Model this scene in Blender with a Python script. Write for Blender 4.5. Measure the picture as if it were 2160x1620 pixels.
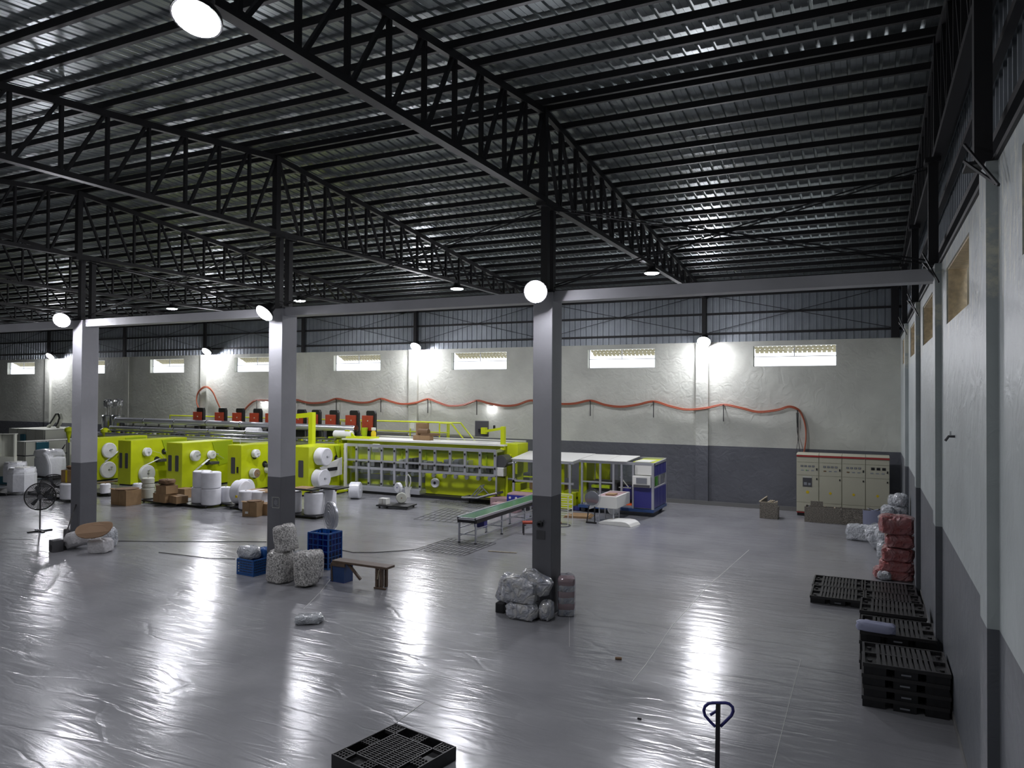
import bpy, bmesh, math, random
from mathutils import Vector, Matrix
from math import sin, cos, pi, radians
random.seed(7)
C = bpy.context.scene.collection
for o in list(bpy.data.objects): bpy.data.objects.remove(o)

# ------------------------------------------------------------ camera
CAMZ, FPX = 4.3, 1552.6
_y, _p, _r = radians(25.8816), radians(.7218), radians(.3049)
FW = Vector((-sin(_y)*cos(_p), cos(_y)*cos(_p), sin(_p)))
RT = Vector((cos(_y), sin(_y), 0)); UP = RT.cross(FW)
R2 = RT*cos(_r)+UP*sin(_r); U2 = -RT*sin(_r)+UP*cos(_r)
CAM = Vector((0, 0, CAMZ))
cd = bpy.data.cameras.new('camera'); cam = bpy.data.objects.new('camera', cd); C.objects.link(cam)
cam.matrix_world = Matrix.Translation(CAM) @ Matrix(((R2.x, U2.x, -FW.x), (R2.y, U2.y, -FW.y), (R2.z, U2.z, -FW.z))).to_4x4()
cd.sensor_width = 36; cd.lens = 36*FPX/2160; cd.clip_end = 300; cd.clip_start = .05
bpy.context.scene.camera = cam

# ------------------------------------------------------------ sky and exposure
sc = bpy.context.scene
sc.view_settings.view_transform = 'Standard'; sc.view_settings.look = 'None'
sc.view_settings.gamma = 1; sc.view_settings.use_curve_mapping = False
sc.view_settings.exposure = 2.45
w = bpy.data.worlds.new('World'); sc.world = w; w.use_nodes = True
bg = w.node_tree.nodes['Background']; bg.inputs[0].default_value = (.93, .95, 1, 1); bg.inputs[1].default_value = 0.6
sc.cycles.max_bounces = 8; sc.cycles.diffuse_bounces = 4; sc.cycles.glossy_bounces = 4
sc.cycles.transmission_bounces = 6; sc.cycles.transparent_max_bounces = 12
sc.cycles.sample_clamp_indirect = 6

# where a point seen in the photograph lies on a plane of the hall
def _ray(u, v): return FW+R2*((u-1080)/FPX)-U2*((v-810)/FPX)
def hit(ax, val, u, v):
    d = _ray(u, v); return CAM+d*((val-CAM[ax])/d[ax])
def fl(u, v, z=0): return hit(2, z, u, v)
def oX(u, v, x): return hit(0, x, u, v)
def oY(u, v, y): return hit(1, y, u, v)

def away(P, d):
    v = Vector((P.x, P.y, 0)).normalized(); return Vector((P.x+v.x*d, P.y+v.y*d, P.z))

# ------------------------------------------------------------ materials
def mat(name, col, rough=.5, metal=0, var=0, vscale=6, bump=0, bscale=30, emit=0, alpha=None, spec=None, stretch=None, coat=0, col2=None):
    m = bpy.data.materials.new(name); m.use_nodes = True
    nt = m.node_tree; b = nt.nodes['Principled BSDF']; L = nt.links.new
    b.inputs['Base Color'].default_value = (*col, 1); b.inputs['Roughness'].default_value = rough
    b.inputs['Metallic'].default_value = metal
    if spec is not None: b.inputs['Specular IOR Level'].default_value = spec
    if coat: b.inputs['Coat Weight'].default_value = coat
    if emit:
        b.inputs['Emission Color'].default_value = (*(col), 1); b.inputs['Emission Strength'].default_value = emit
    if alpha is not None: b.inputs['Alpha'].default_value = alpha
    if var or bump:
        tc = nt.nodes.new('ShaderNodeTexCoord'); mp = nt.nodes.new('ShaderNodeMapping'); L(tc.outputs['Object'], mp.inputs[0])
        if stretch: mp.inputs['Scale'].default_value = stretch
    if var:
        n = nt.nodes.new('ShaderNodeTexNoise'); n.inputs['Scale'].default_value = vscale; n.inputs['Detail'].default_value = 5; L(mp.outputs[0], n.inputs[0])
        r = nt.nodes.new('ShaderNodeValToRGB'); L(n.outputs[0], r.inputs[0])
        c2 = col2 or tuple(min(1, c*(1+var)) for c in col)
        r.color_ramp.elements[0].color = (*[c*(1-var) for c in col], 1); r.color_ramp.elements[1].color = (*c2, 1)
        r.color_ramp.elements[0].position = .35; r.color_ramp.elements[1].position = .65
        L(r.outputs[0], b.inputs['Base Color'])
    if bump:
        n = nt.nodes.new('ShaderNodeTexNoise'); n.inputs['Scale'].default_value = bscale; n.inputs['Detail'].default_value = 4; L(mp.outputs[0], n.inputs[0])
        u = nt.nodes.new('ShaderNodeBump'); u.inputs['Strength'].default_value = bump; u.inputs['Distance'].default_value = .02
        L(n.outputs[0], u.inputs['Height']); L(u.outputs[0], b.inputs['Normal'])
    return m
M = {}
def filmy(name, c1, c2, sc=6):     # crumpled clear film over soft goods
    m = bpy.data.materials.new(name); m.use_nodes = True; nt = m.node_tree; b = nt.nodes['Principled BSDF']; L = nt.links.new; N = nt.nodes.new
    b.inputs['Roughness'].default_value = .3; b.inputs['Coat Weight'].default_value = 1; b.inputs['Coat Roughness'].default_value = .12
    tc = N('ShaderNodeTexCoord'); n = N('ShaderNodeTexNoise'); n.inputs['Scale'].default_value = sc; n.inputs['Detail'].default_value = 6; n.inputs['Distortion'].default_value = 1.6; L(tc.outputs['Object'], n.inputs[0])
    r = N('ShaderNodeValToRGB'); r.color_ramp.elements[0].position = .3; r.color_ramp.elements[1].position = .7; r.color_ramp.elements[0].color = (*c1, 1); r.color_ramp.elements[1].color = (*c2, 1); L(n.outputs[0], r.inputs[0]); L(r.outputs[0], b.inputs['Base Color'])
    mx = N('ShaderNodeMix'); mx.data_type = 'RGBA'; mx.inputs[0].default_value = .25; L(tc.outputs['Object'], mx.inputs[6]); L(n.outputs['Color'], mx.inputs[7])
    v = N('ShaderNodeTexVoronoi'); v.feature = 'F1'; v.inputs['Scale'].default_value = 9; L(mx.outputs[2], v.inputs['Vector'])
    u = N('ShaderNodeBump'); u.inputs['Strength'].default_value = 1; u.inputs['Distance'].default_value = .07; L(v.outputs['Distance'], u.inputs['Height']); L(u.outputs[0], b.inputs['Normal'])
    return m
def wall_paint(name, top, low, hz, bump, streak=False):
    m = bpy.data.materials.new(name); m.use_nodes = True; nt = m.node_tree; L = nt.links.new; N = nt.nodes.new
    b = nt.nodes['Principled BSDF']; b.inputs['Roughness'].default_value = .45
    g = N('ShaderNodeNewGeometry'); s = N('ShaderNodeSeparateXYZ'); L(g.outputs['Position'], s.inputs[0])
    lt = N('ShaderNodeMath'); lt.operation = 'LESS_THAN'; lt.inputs[1].default_value = hz; L(s.outputs[2], lt.inputs[0])
    mx = N('ShaderNodeMix'); mx.data_type = 'RGBA'; mx.inputs[6].default_value = (*top, 1); mx.inputs[7].default_value = (*low, 1); L(lt.outputs[0], mx.inputs[0])
    n = N('ShaderNodeTexNoise'); n.inputs['Scale'].default_value = .9; n.inputs['Detail'].default_value = 6; L(g.outputs['Position'], n.inputs[0])
    mr = N('ShaderNodeMapRange'); mr.inputs[1].default_value = .3; mr.inputs[2].default_value = .7; mr.inputs[3].default_value = .86; mr.inputs[4].default_value = 1.08; L(n.outputs[0], mr.inputs[0])
    mu = N('ShaderNodeMix'); mu.data_type = 'RGBA'; mu.blend_type = 'MULTIPLY'; mu.inputs[0].default_value = 1; L(mx.outputs[2], mu.inputs[6]); L(mr.outputs[0], mu.inputs[7])
    out = mu.outputs[2]
    if streak:   # peeling, lime-stained paint in a band under the windows
        mp = N('ShaderNodeMapping'); mp.inputs['Scale'].default_value = (1, 9, 1.6); L(g.outputs['Position'], mp.inputs[0])
        n2 = N('ShaderNodeTexNoise'); n2.inputs['Scale'].default_value = 1.5; n2.inputs['Detail'].default_value = 6; n2.inputs['Roughness'].default_value = .7; L(mp.outputs[0], n2.inputs[0])
        hi = N('ShaderNodeMapRange'); hi.inputs[1].default_value = 3.9; hi.inputs[2].default_value = 5.2; L(s.outputs[2], hi.inputs[0])
        mlt = N('ShaderNodeMath'); mlt.operation = 'MULTIPLY'; L(n2.outputs[0], mlt.inputs[0]); L(hi.outputs[0], mlt.inputs[1])
        th = N('ShaderNodeMapRange'); th.inputs[1].default_value = .51; th.inputs[2].default_value = .6; L(mlt.outputs[0], th.inputs[0])
        m3 = N('ShaderNodeMix'); m3.data_type = 'RGBA'; m3.inputs[7].default_value = (.62, .62, .53, 1); L(th.outputs[0], m3.inputs[0]); L(out, m3.inputs[6]); out = m3.outputs[2]
    L(out, b.inputs['Base Color'])
    n3 = N('ShaderNodeTexNoise'); n3.inputs['Scale'].default_value = 3.2; n3.inputs['Detail'].default_value = 4; n3.inputs['Distortion'].default_value = 1.2; L(g.outputs['Position'], n3.inputs[0])
    u = N('ShaderNodeBump'); u.inputs['Strength'].default_value = bump; u.inputs['Distance'].default_value = .05; L(n3.outputs[0], u.inputs['Height']); L(u.outputs[0], b.inputs['Normal'])
    return m
M['wall'] = wall_paint('wall_paint', (.60, .61, .55), (.125, .13, .148), 2.3, .45)
M['wallr'] = wall_paint('right_wall_paint', (.42, .46, .46), (.125, .135, .15), 2.3, .3, True)
M['col'] = wall_paint('column_paint', (.47, .47, .50), (.125, .127, .14), 2.3, .12)
def floor_mat():
    m = bpy.data.materials.new('floor_coating'); m.use_nodes = True; nt = m.node_tree; L = nt.links.new; N = nt.nodes.new
    b = nt.nodes['Principled BSDF']
    g = N('ShaderNodeNewGeometry')
    n = N('ShaderNodeTexNoise'); n.inputs['Scale'].default_value = .35; n.inputs['Detail'].default_value = 8; n.inputs['Roughness'].default_value = .65; L(g.outputs['Position'], n.inputs[0])
    r = N('ShaderNodeValToRGB'); r.color_ramp.elements[0].position = .3; r.color_ramp.elements[1].position = .7
    r.color_ramp.elements[0].color = (.205, .208, .222, 1); r.color_ramp.elements[1].color = (.29, .292, .305, 1)
    L(n.outputs[0], r.inputs[0]); L(r.outputs[0], b.inputs['Base Color'])
    # film roughness varies
    n2 = N('ShaderNodeTexNoise'); n2.inputs['Scale'].default_value = .8; n2.inputs['Detail'].default_value = 2; L(g.outputs['Position'], n2.inputs[0])
    mr = N('ShaderNodeMapRange'); mr.inputs[1].default_value = .2; mr.inputs[2].default_value = .8; mr.inputs[3].default_value = .14; mr.inputs[4].default_value = .27; L(n2.outputs[0], mr.inputs[0]); L(mr.outputs[0], b.inputs['Roughness'])
    b.inputs['Specular IOR Level'].default_value = .62
    # creases of the film: long soft waves, fine ripple and sharp fold lines
    mp = N('ShaderNodeMapping'); mp.inputs['Rotation'].default_value = (0, 0, radians(-24)); mp.inputs['Scale'].default_value = (.45, 2.2, 1); L(g.outputs['Position'], mp.inputs[0])
    c = N('ShaderNodeTexNoise'); c.inputs['Scale'].default_value = 1.6; c.inputs['Detail'].default_value = 4; c.inputs['Roughness'].default_value = .55; c.inputs['Distortion'].default_value = .7; L(mp.outputs[0], c.inputs[0])
    dn = N('ShaderNodeTexNoise'); dn.inputs['Scale'].default_value = .8; dn.inputs['Detail'].default_value = 3; L(g.outputs['Position'], dn.inputs[0])
    mxv = N('ShaderNodeMix'); mxv.data_type = 'RGBA'; mxv.inputs[0].default_value = .45; L(mp.outputs[0], mxv.inputs[6]); L(dn.outputs['Color'], mxv.inputs[7])
    vo = N('ShaderNodeTexVoronoi'); vo.feature = 'DISTANCE_TO_EDGE'; vo.inputs['Scale'].default_value = 1.15; L(mxv.outputs[2], vo.inputs['Vector'])
    vr = N('ShaderNodeMapRange'); vr.inputs[1].default_value = 0; vr.inputs[2].default_value = .035; L(vo.outputs['Distance'], vr.inputs[0])
    u1 = N('ShaderNodeBump'); u1.inputs['Strength'].default_value = .35; u1.inputs['Distance'].default_value = .004; L(vr.outputs[0], u1.inputs['Height'])
    u2 = N('ShaderNodeBump'); u2.inputs['Strength'].default_value = .32; u2.inputs['Distance'].default_value = .035; L(c.outputs[0], u2.inputs['Height']); L(u1.outputs[0], u2.inputs['Normal'])
    L(u2.outputs[0], b.inputs['Normal'])
    return m
M['floor'] = floor_mat()
M['galv'] = mat('galvanised_sheet', (.30, .33, .335), .34, .72, var=.05, vscale=1)
M['clad'] = mat('cladding_sheet', (.30, .33, .36), .42, .6, var=.08, vscale=2)
M['steel'] = mat('dark_painted_steel', (.019, .018, .020), .5, .1)
M['rod'] = mat('dark_rod', (.02, .02, .022), .5)
M['tan'] = mat('raw_render_reveal', (.74, .64, .47), .9, var=.15, vscale=12, bump=.4)
M['tanw'] = mat('neighbour_wall', (.66, .56, .38), .9, var=.1, vscale=4)
M['awn'] = mat('awning_yellow', (.20, .165, .07), .6, var=.2, vscale=8)
M['alu'] = mat('aluminium', (.55, .56, .60), .35, .7)
M['base'] = mat('skirting_grey', (.16, .16, .155), .5)
M['black'] = mat('black_plastic', (.012, .012, .013), .45)
M['pallet'] = mat('black_pallet_plastic', (.010, .010, .011), .38, var=.3, vscale=9)
M['palletedge'] = mat('pallet_rib_plastic', (.026, .025, .026), .45)
M['lime'] = mat('lime_paint', (.56, .64, .012), .35, var=.06, vscale=1.5)
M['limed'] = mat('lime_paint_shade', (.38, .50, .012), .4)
M['white'] = mat('white_paper_roll', (.80, .80, .84), .6, var=.04, vscale=5)
M['wrap'] = mat('white_plastic_wrap', (.78, .79, .83), .25, bump=.6, bscale=9, coat=.4)
M['cream'] = mat('cream_enamel', (.50, .49, .38), .45)
M['whitep'] = mat('white_panel', (.72, .72, .68), .45)
M['offw'] = mat('off_white_machine_panel', (.55, .56, .49), .5)
M['red'] = mat('red_trim', (.38, .035, .035), .45)
M['yellow'] = mat('yellow_sticker', (.72, .52, .01), .5)
M['cable'] = mat('orange_red_cable', (.36, .10, .055), .4)
M['redbox'] = mat('red_brown_motor_case', (.33, .045, .02), .45, var=.1, vscale=8)
M['teal'] = mat('teal_plastic', (.02, .12, .17), .4)
M['blue'] = mat('blue_crate_plastic', (.018, .10, .33), .4)
M['navy'] = mat('navy_panel', (.035, .035, .20), .35)
M['bluef'] = mat('blue_painted_base', (.03, .07, .20), .4)
M['card'] = mat('cardboard', (.30, .19, .095), .8, var=.1, vscale=5)
M['cardd'] = mat('cardboard_dark', (.17, .10, .05), .8)
M['kraft'] = mat('kraft_core', (.27, .17, .10), .8)
M['granite'] = mat('speckled_stone', (.16, .145, .12), .5, var=.75, vscale=28, stretch=(1, 1, 2.5))
M['granedge'] = mat('stone_edge', (.36, .31, .22), .7, var=.2, vscale=20)
M['wood'] = mat('dark_weathered_wood', (.11, .075, .052), .6, var=.25, vscale=10, stretch=(1, 6, 6))
M['chrome'] = mat('bright_steel', (.62, .63, .64), .22, 1)
M['grey'] = mat('mid_grey_paint', (.20, .21, .23), .5)
M['dgrey'] = mat('dark_grey', (.07, .07, .075), .5)
M['meter'] = mat('meter_face', (.28, .30, .32), .4)
M['green'] = mat('green_belt', (.045, .16, .085), .22, var=.1, vscale=4)
M['pink'] = filmy('pink_bundle_film', (.36, .07, .06), (.50, .25, .26), 2.6)
M['pinkb'] = mat('dusty_pink_carton', (.36, .24, .25), .7)
M['sackw'] = filmy('clear_film_over_white', (.44, .47, .50), (.74, .76, .80))
M['sackg'] = filmy('film_bag_grey', (.42, .45, .54), (.74, .72, .67), 4)
M['crinkle'] = mat('crinkled_offcut_bag', (.33, .32, .31), .35, var=.6, vscale=32, bump=1, bscale=24, col2=(.74, .72, .69), coat=.4)
M['lilac'] = mat('lilac_sheet', (.34, .36, .50), .6)
M['foil'] = mat('bright_foil', (.75, .76, .78), .2, .9, bump=1, bscale=22)
M['motif'] = mat('blue_print', (.02, .03, .30), .5)
M['orange'] = mat('orange_plastic', (.75, .10, .01), .4)
M['lgreen'] = mat('bright_green_block', (.10, .45, .03), .4)
M['sackp'] = mat('woven_white_sack', (.50, .49, .50), .75, var=.1, vscale=20, bump=.5, bscale=25)
M['glass'] = None
def glassm(name, tint, a):
    m = bpy.data.materials.new(name); m.use_nodes = True; nt = m.node_tree; nt.nodes.clear(); N = nt.nodes.new; L = nt.links.new
    o = N('ShaderNodeOutputMaterial'); x = N('ShaderNodeMixShader'); t = N('ShaderNodeBsdfTransparent'); g = N('ShaderNodeBsdfGlossy')
    t.inputs[0].default_value = (*tint, 1); g.inputs['Roughness'].default_value = .06; x.inputs[0].default_value = a
    L(t.outputs[0], x.inputs[1]); L(g.outputs[0], x.inputs[2]); L(x.outputs[0], o.inputs[0]); return m
M['glass'] = glassm('window_glass', (.93, .95, .95), .06)
M['guard'] = glassm('guard_acrylic', (.93, .95, .93), .05)
M['film'] = glassm('clear_film', (.9, .91, .93), .16)
M['mesh'] = glassm('blue_crate_net', (.12, .30, .62), .06)
def lampm(name, s):
    m = bpy.data.materials.new(name); m.use_nodes = True; nt = m.node_tree; b = nt.nodes['Principled BSDF']
    b.inputs['Base Color'].default_value = (.9, .9, .9, 1); b.inputs['Emission Color'].default_value = (.93, .93, 1, 1); b.inputs['Emission Strength'].default_value = s
    return m

# ------------------------------------------------------------ mesh helpers
class MB:
    def __init__(s, off=(0, 0, 0)): s.v = []; s.f = []; s.o = Vector(off)
    def add(s, vs, fs):
        n = len(s.v); s.v += [Vector(p)-s.o for p in vs]; s.f += [tuple(i+n for i in f) for f in fs]; return s
    def box(s, x0, x1, y0, y1, z0, z1):
        return s.add([(x0, y0, z0), (x1, y0, z0), (x1, y1, z0), (x0, y1, z0), (x0, y0, z1), (x1, y0, z1), (x1, y1, z1), (x0, y1, z1)],
                     [(0, 3, 2, 1), (4, 5, 6, 7), (0, 1, 5, 4), (1, 2, 6, 5), (2, 3, 7, 6), (3, 0, 4, 7)])
    def bar(s, a, b, w, h=None, up=(0, 0, 1)):
        h = h or w; a = Vector(a); b = Vector(b); d = (b-a).normalized(); up = Vector(up)
        if abs(d.dot(up)) > .98: up = Vector((0, 1, 0))
        x = d.cross(up).normalized(); y = x.cross(d)
        vs = [p+x*(i*w/2)+y*(j*h/2) for p in (a, b) for i, j in ((-1, -1), (1, -1), (1, 1), (-1, 1))]
        return s.add(vs, [(0, 1, 2, 3), (7, 6, 5, 4), (0, 4, 5, 1), (1, 5, 6, 2), (2, 6, 7, 3), (3, 7, 4, 0)])
    def cyl(s, a, b, r, r2=None, n=16, caps=True):
        r2 = r if r2 is None else r2; a = Vector(a); b = Vector(b); d = (b-a).normalized()
        up = Vector((0, 0, 1)) if abs(d.z) < .9 else Vector((1, 0, 0)); x = d.cross(up).normalized(); y = d.cross(x)
        vs = [a+(x*cos(2*pi*i/n)+y*sin(2*pi*i/n))*r for i in range(n)]+[b+(x*cos(2*pi*i/n)+y*sin(2*pi*i/n))*r2 for i in range(n)]
        fs = [(i, (i+1) % n, n+(i+1) % n, n+i) for i in range(n)]
        if caps: fs += [tuple(range(n-1, -1, -1)), tuple(range(n, 2*n))]
        return s.add(vs, fs)
    def tube(s, pts, r, n=6, closed=False):
        pts = [Vector(p) for p in pts]; k = len(pts); vs = []; fs = []; px = None
        for i, p in enumerate(pts):
            a = pts[(i-1) % k] if closed else pts[max(i-1, 0)]; b = pts[(i+1) % k] if closed else pts[min(i+1, k-1)]
            d = (b-a).normalized()
            if px is None:
                up = Vector((0, 0, 1)) if abs(d.z) < .9 else Vector((1, 0, 0)); x = d.cross(up).normalized()
            else:
                x = (px-d*px.dot(d)).normalized()
            px = x; y = d.cross(x)
            vs += [p+(x*cos(2*pi*j/n)+y*sin(2*pi*j/n))*r for j in range(n)]
        for i in range(k if closed else k-1):
            q = (i+1) % k
            fs += [(i*n+j, i*n+(j+1) % n, q*n+(j+1) % n, q*n+j) for j in range(n)]
        if not closed: fs += [tuple(range(n-1, -1, -1)), tuple((k-1)*n+j for j in range(n))]
        return s.add(vs, fs)
    def lathe(s, prof, n=24, mtx=None):
        mtx = mtx or Matrix(); vs = []; fs = []
        for r, z in prof: vs += [mtx @ Vector((r*cos(2*pi*j/n), r*sin(2*pi*j/n), z)) for j in range(n)]
        for i in range(len(prof)-1): fs += [(i*n+j, i*n+(j+1) % n, (i+1)*n+(j+1) % n, (i+1)*n+j) for j in range(n)]
        if prof[0][0] > 1e-4: fs.append(tuple(range(n-1, -1, -1)))
        if prof[-1][0] > 1e-4: fs.append(tuple((len(prof)-1)*n+j for j in range(n)))
        return s.add(vs, fs)
    def poly(s, pts, n):     # prism: outline pts extruded by vector n
        pts = [Vector(p) for p in pts]; n = Vector(n); k = len(pts)
        return s.add(pts+[p+n for p in pts], [tuple(range(k)), tuple(range(2*k-1, k-1, -1))]+[((i+1) % k, i, k+i, k+(i+1) % k) for i in range(k)])
    def build(s, name, m, parent=None, smooth=False, bevel=0, label=None, loc=None):
        me = bpy.data.meshes.new(name); me.from_pydata(s.v, [], s.f); me.update()
        bm = bmesh.new(); bm.from_mesh(me); bmesh.ops.recalc_face_normals(bm, faces=bm.faces)
        if bevel: bmesh.ops.bevel(bm, geom=bm.edges, offset=bevel, segments=2, affect='EDGES', profile=.5)
        bm.to_mesh(me); bm.free()
        me.materials.append(M[m] if isinstance(m, str) else m)
        o = bpy.data.objects.new(name, me); C.objects.link(o)
        if parent: o.parent = parent
        if loc: o.location = loc
        if smooth:
            me.shade_smooth(); me.set_sharp_from_angle(angle=radians(40))
        if label: o['label'] = label
        return o
def B(x0, x1, y0, y1, z0, z1, off=(0, 0, 0)): return MB(off).box(x0, x1, y0, y1, z0, z1)
def thing(name, label, cat, loc=(0, 0, 0), rz=0, group=None):
    o = bpy.data.objects.new(name, None); C.objects.link(o); o.location = loc; o.rotation_euler = (0, 0, rz); o.empty_display_size = .2
    o['label'] = label; o['category'] = cat
    if group: o['group'] = group
    return o
def tag(o, label, cat, group=None):
    o['label'] = label; o['category'] = cat
    if group: o['group'] = group
    return o
def dup(root, loc=None, rz=None, label=None):
    r = root.copy(); C.objects.link(r)
    if loc is not None: r.location = loc
    if rz is not None: r.rotation_euler = (0, 0, rz)
    if label: r['label'] = label
    for ch in list(root.children):
        c = ch.copy(); C.objects.link(c); c.parent = r
        for g in ch.children:
            d = g.copy(); C.objects.link(d); d.parent = c
    return r
def copyobj(o, loc, parent=None, rot=None):
    c = o.copy(); C.objects.link(c); c.location = loc
    if parent: c.parent = parent
    if rot: c.rotation_euler = rot
    return c
def st(name, parent=None):
    o = bpy.data.objects.new(name, None); C.objects.link(o); o['kind'] = 'structure'
    return o
def sset(o): o['kind'] = 'structure'; return o

# ------------------------------------------------------------ the hall
XL, XR, YN, YF, YC = -58.0, 1.0, -3.0, 29.22, 13.2
WT, WH = .25, 6.33
sset(MB().box(XL-1, XR+.25, YN-.3, YF+.25, -.2, 0).build('floor', 'floor'))
def zroof(y): return 10.05-.1*abs(y-YC)
FWIN = [(-3.98, -1.06), (-10.64, -7.78), (-17.28, -14.45), (-24.1, -21.26), (-30.85, -27.9), (-37.5, -34.72), (-44.4, -41.5), (-51.28, -48.36)]
b = MB().box(XL, XR+WT, YF, YF+WT, 0, 5.365).box(XL, XR+WT, YF, YF+WT, 6.14, WH)
xs = sorted([x for wv in FWIN for x in wv]); e = [XL]+xs+[XR+WT]
for i in range(0, len(e), 2): b.box(e[i], e[i+1], YF, YF+WT, 5.365, 6.14)
wf = sset(b.build('wall_far', 'wall'))
for i, x in enumerate((-5.87, -19.3, -33.05, -46.85)):
    B(x-.24, x+.24, YF-.13, YF, 0, WH).build('pilaster', 'wall', wf)
for x in (-12.6, -26.05, -39.5, -53.3): B(x-.17, x+.17, YF-.035, YF, 0, WH).build('pilaster', 'wall', wf)
sset(B(XL, XR, YF-.16, YF-.131, 0, .16).build('baseboard_far', 'base'))
B(XL, XR, YF-.131, YF, 0, .13).build('skirting_back', 'base', wf)
# right wall
RWIN = [(4.0, 6.4), (9.55, 12.2), (14.75, 17.38), (20.0, 22.5), (25.0, 27.6)]
b = MB().box(XR, XR+WT, YN, YF, 0, 5.32).box(XR, XR+WT, YN, YF, 6.12, WH)
e = [YN]+[y for wv in RWIN for y in wv]+[YF]
for i in range(0, len(e), 2): b.box(XR, XR+WT, e[i], e[i+1], 5.32, 6.12)
wr = sset(b.build('wall_right', 'wallr'))
PY = (-2.9, 2.3, 7.5, 12.98, 18.2, 23.5)
for y in PY: B(XR-.09, XR, y, y+.42, 0, WH).build('pilaster', 'wallr', wr)
for i in range(0, len(e)-1, 2): pass
for y0, y1 in RWIN:      # unpainted reveals of the openings
    B(XR+.02, XR+WT, y1-.02, y1, 5.32, 6.12).build('reveal', 'tan', wr); B(XR+.02, XR+WT, y0, y0+.02, 5.32, 6.12).build('reveal', 'tan', wr)
    B(XR+.02, XR+WT, y0+.02, y1-.02, 6.10, 6.12).build('reveal', 'tan', wr); B(XR+.02, XR+WT, y0+.02, y1-.02, 5.32, 5.34).build('reveal', 'tan', wr)
sset(B(XR-.012, XR, YN, YF, 0, .12).build('baseboard_right', 'base'))
sset(B(XR+WT+.6, XR+WT+.8, YN-2, YF+3, 0, 8).build('wall_outer', 'tanw'))
sset(B(XL-.25, XL, YN-.25, YF+.25, 0, 10.3).build('wall_left', 'wall'))
sset(B(XL, XR+WT, YN-.25, YN, 0, 10.3).build('wall_near', 'wall'))
# corrugated sheets, one metre wide, ribs along local Y
def sheet(name, m, L, ribs=4, w=1.0, h=.035):
    b = MB(); prof = []
    for i in range(ribs):
        x = i*w/ribs; p = w/ribs
        prof += [(x, 0), (x+p*.36, 0), (x+p*.37, h*.12), (x+p*.39, h*.12), (x+p*.4, 0), (x+p*.74, 0), (x+p*.79, h), (x+p*.95, h)]
    prof.append((w, 0)); k = len(prof)
    b.add([(x, 0, z) for x, z in prof]+[(x, L, z) for x, z in prof], [(i, i+1, k+i+1, k+i) for i in range(k-1)])
    return b.build(name, m)
ce = sset(B(XL, XR+.25, YC-.35, YC+.35, 10.10, 10.13).build('ceiling', 'galv'))
SL = math.hypot(1, .1); ang = math.atan(.1)
LF, LNr = (YF+.6-YC)*SL, (YC-YN+.4)*SL
r1 = sheet('roof_sheet', 'galv', LF); r2 = sheet('roof_sheet', 'galv', LNr)
n = int(XR+.3-XL)
for i in range(n+1):
    x = XR+.22-1-i
    for src, ry, ln in ((r1, 0, LF), (r2, 1, LNr)):
        o = src if i == 0 else src.copy()
        if i: C.objects.link(o)
        o.parent = ce
        if ry == 0: o.location = (x, YC, 10.06); o.rotation_euler = (-ang, 0, 0)
        else: o.location = (x+1, YC, 10.06); o.rotation_euler = (-ang, 0, pi)
# purlins at every truss node
DY = .862
def purlin(y, s):
    z = zroof(y)-.02
    return MB().bar((XL, y, z-.055), (XR+.12, y, z-.055), .055, .13, up=(0, 1, 0)).build('purlin', 'steel', ce)
ys = []
for k in range(0, 19):
    d = .12+k*DY if k else .16
    if YC+d < YF: ys.append(YC+d)
    if YC-d > YN: ys.append(YC-d)
MBp = None
for y in ys:
    z = zroof(y)-.03
    if MBp is None:
        MBp = B(XL, XR+.12, -.035, .035, -.12, 0).build('purlin', 'steel', ce); MBp.location = (0, y, z)
    else: copyobj(MBp, (0, y, z), ce)
# far cladding with girts, posts and rods
cf = sset(B(XL, XR+WT, YF+.12, YF+.16, WH, WH+.04).build('trim_1', 'steel'))
s1 = sheet('cladding_sheet', 'clad', 2.35, ribs=4, w=1.0, h=.03)
for i in range(n+1):
    o = s1 if i == 0 else s1.copy()
    if i: C.objects.link(o)
    o.parent = wf; o.location = (XR+.25-i, YF+.05, WH-.04); o.rotation_euler = (pi/2, 0, pi)
for z in (6.66, 7.43, 8.12): B(XL, XR+.1, YF-.02, YF+.05, z-.04, z+.04).build('girt', 'steel', wf)
PX = (-5.8, -12.62, -19.2, -26.0, -33.0, -39.6, -46.8, -53.4)
for x in PX: B(x-.08, x+.08, YF-.14, YF-.02, WH, 8.3).build('post', 'steel', wf)
B(.7, .95, YF-.2, YF-.02, WH, 8.3).build('post', 'steel', wf)
ex = (.9,)+PX
for a, c in zip(ex, ex[1:]):
    MB().tube([(a-.2, YF-.1, 6.7), (c+.2, YF-.1, 8.15)], .012, 5).build('tie_rod', 'rod', wf)
    MB().tube([(a-.2, YF-.12, 8.15), (c+.2, YF-.12, 6.7)], .012, 5).build('tie_rod', 'rod', wf)
# right cladding
s2 = sheet('cladding_sheet', 'clad', 3.75, ribs=4, w=1.0, h=.03)
for i in range(33):
    o = s2 if i == 0 else s2.copy()
    if i: C.objects.link(o)
    o.parent = wr; o.location = (XR+.2, YN-.1+i, WH-.04); o.rotation_euler = (pi/2, 0, -pi/2)
    o.rotation_euler = Matrix(((0, 0, -1), (-1, 0, 0), (0, 1, 0))).to_euler()
    o.location = (XR+.2, YN+.9+i, WH-.04)
for z in (6.75, 7.5, 8.25): B(XR+.06, XR+.14, YN, YF, z-.04, z+.04).build('girt', 'steel', wr)
B(XR-.03, XR+.12, YN, YF, WH, WH+.05).build('sill_angle', 'steel', wr)

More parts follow.
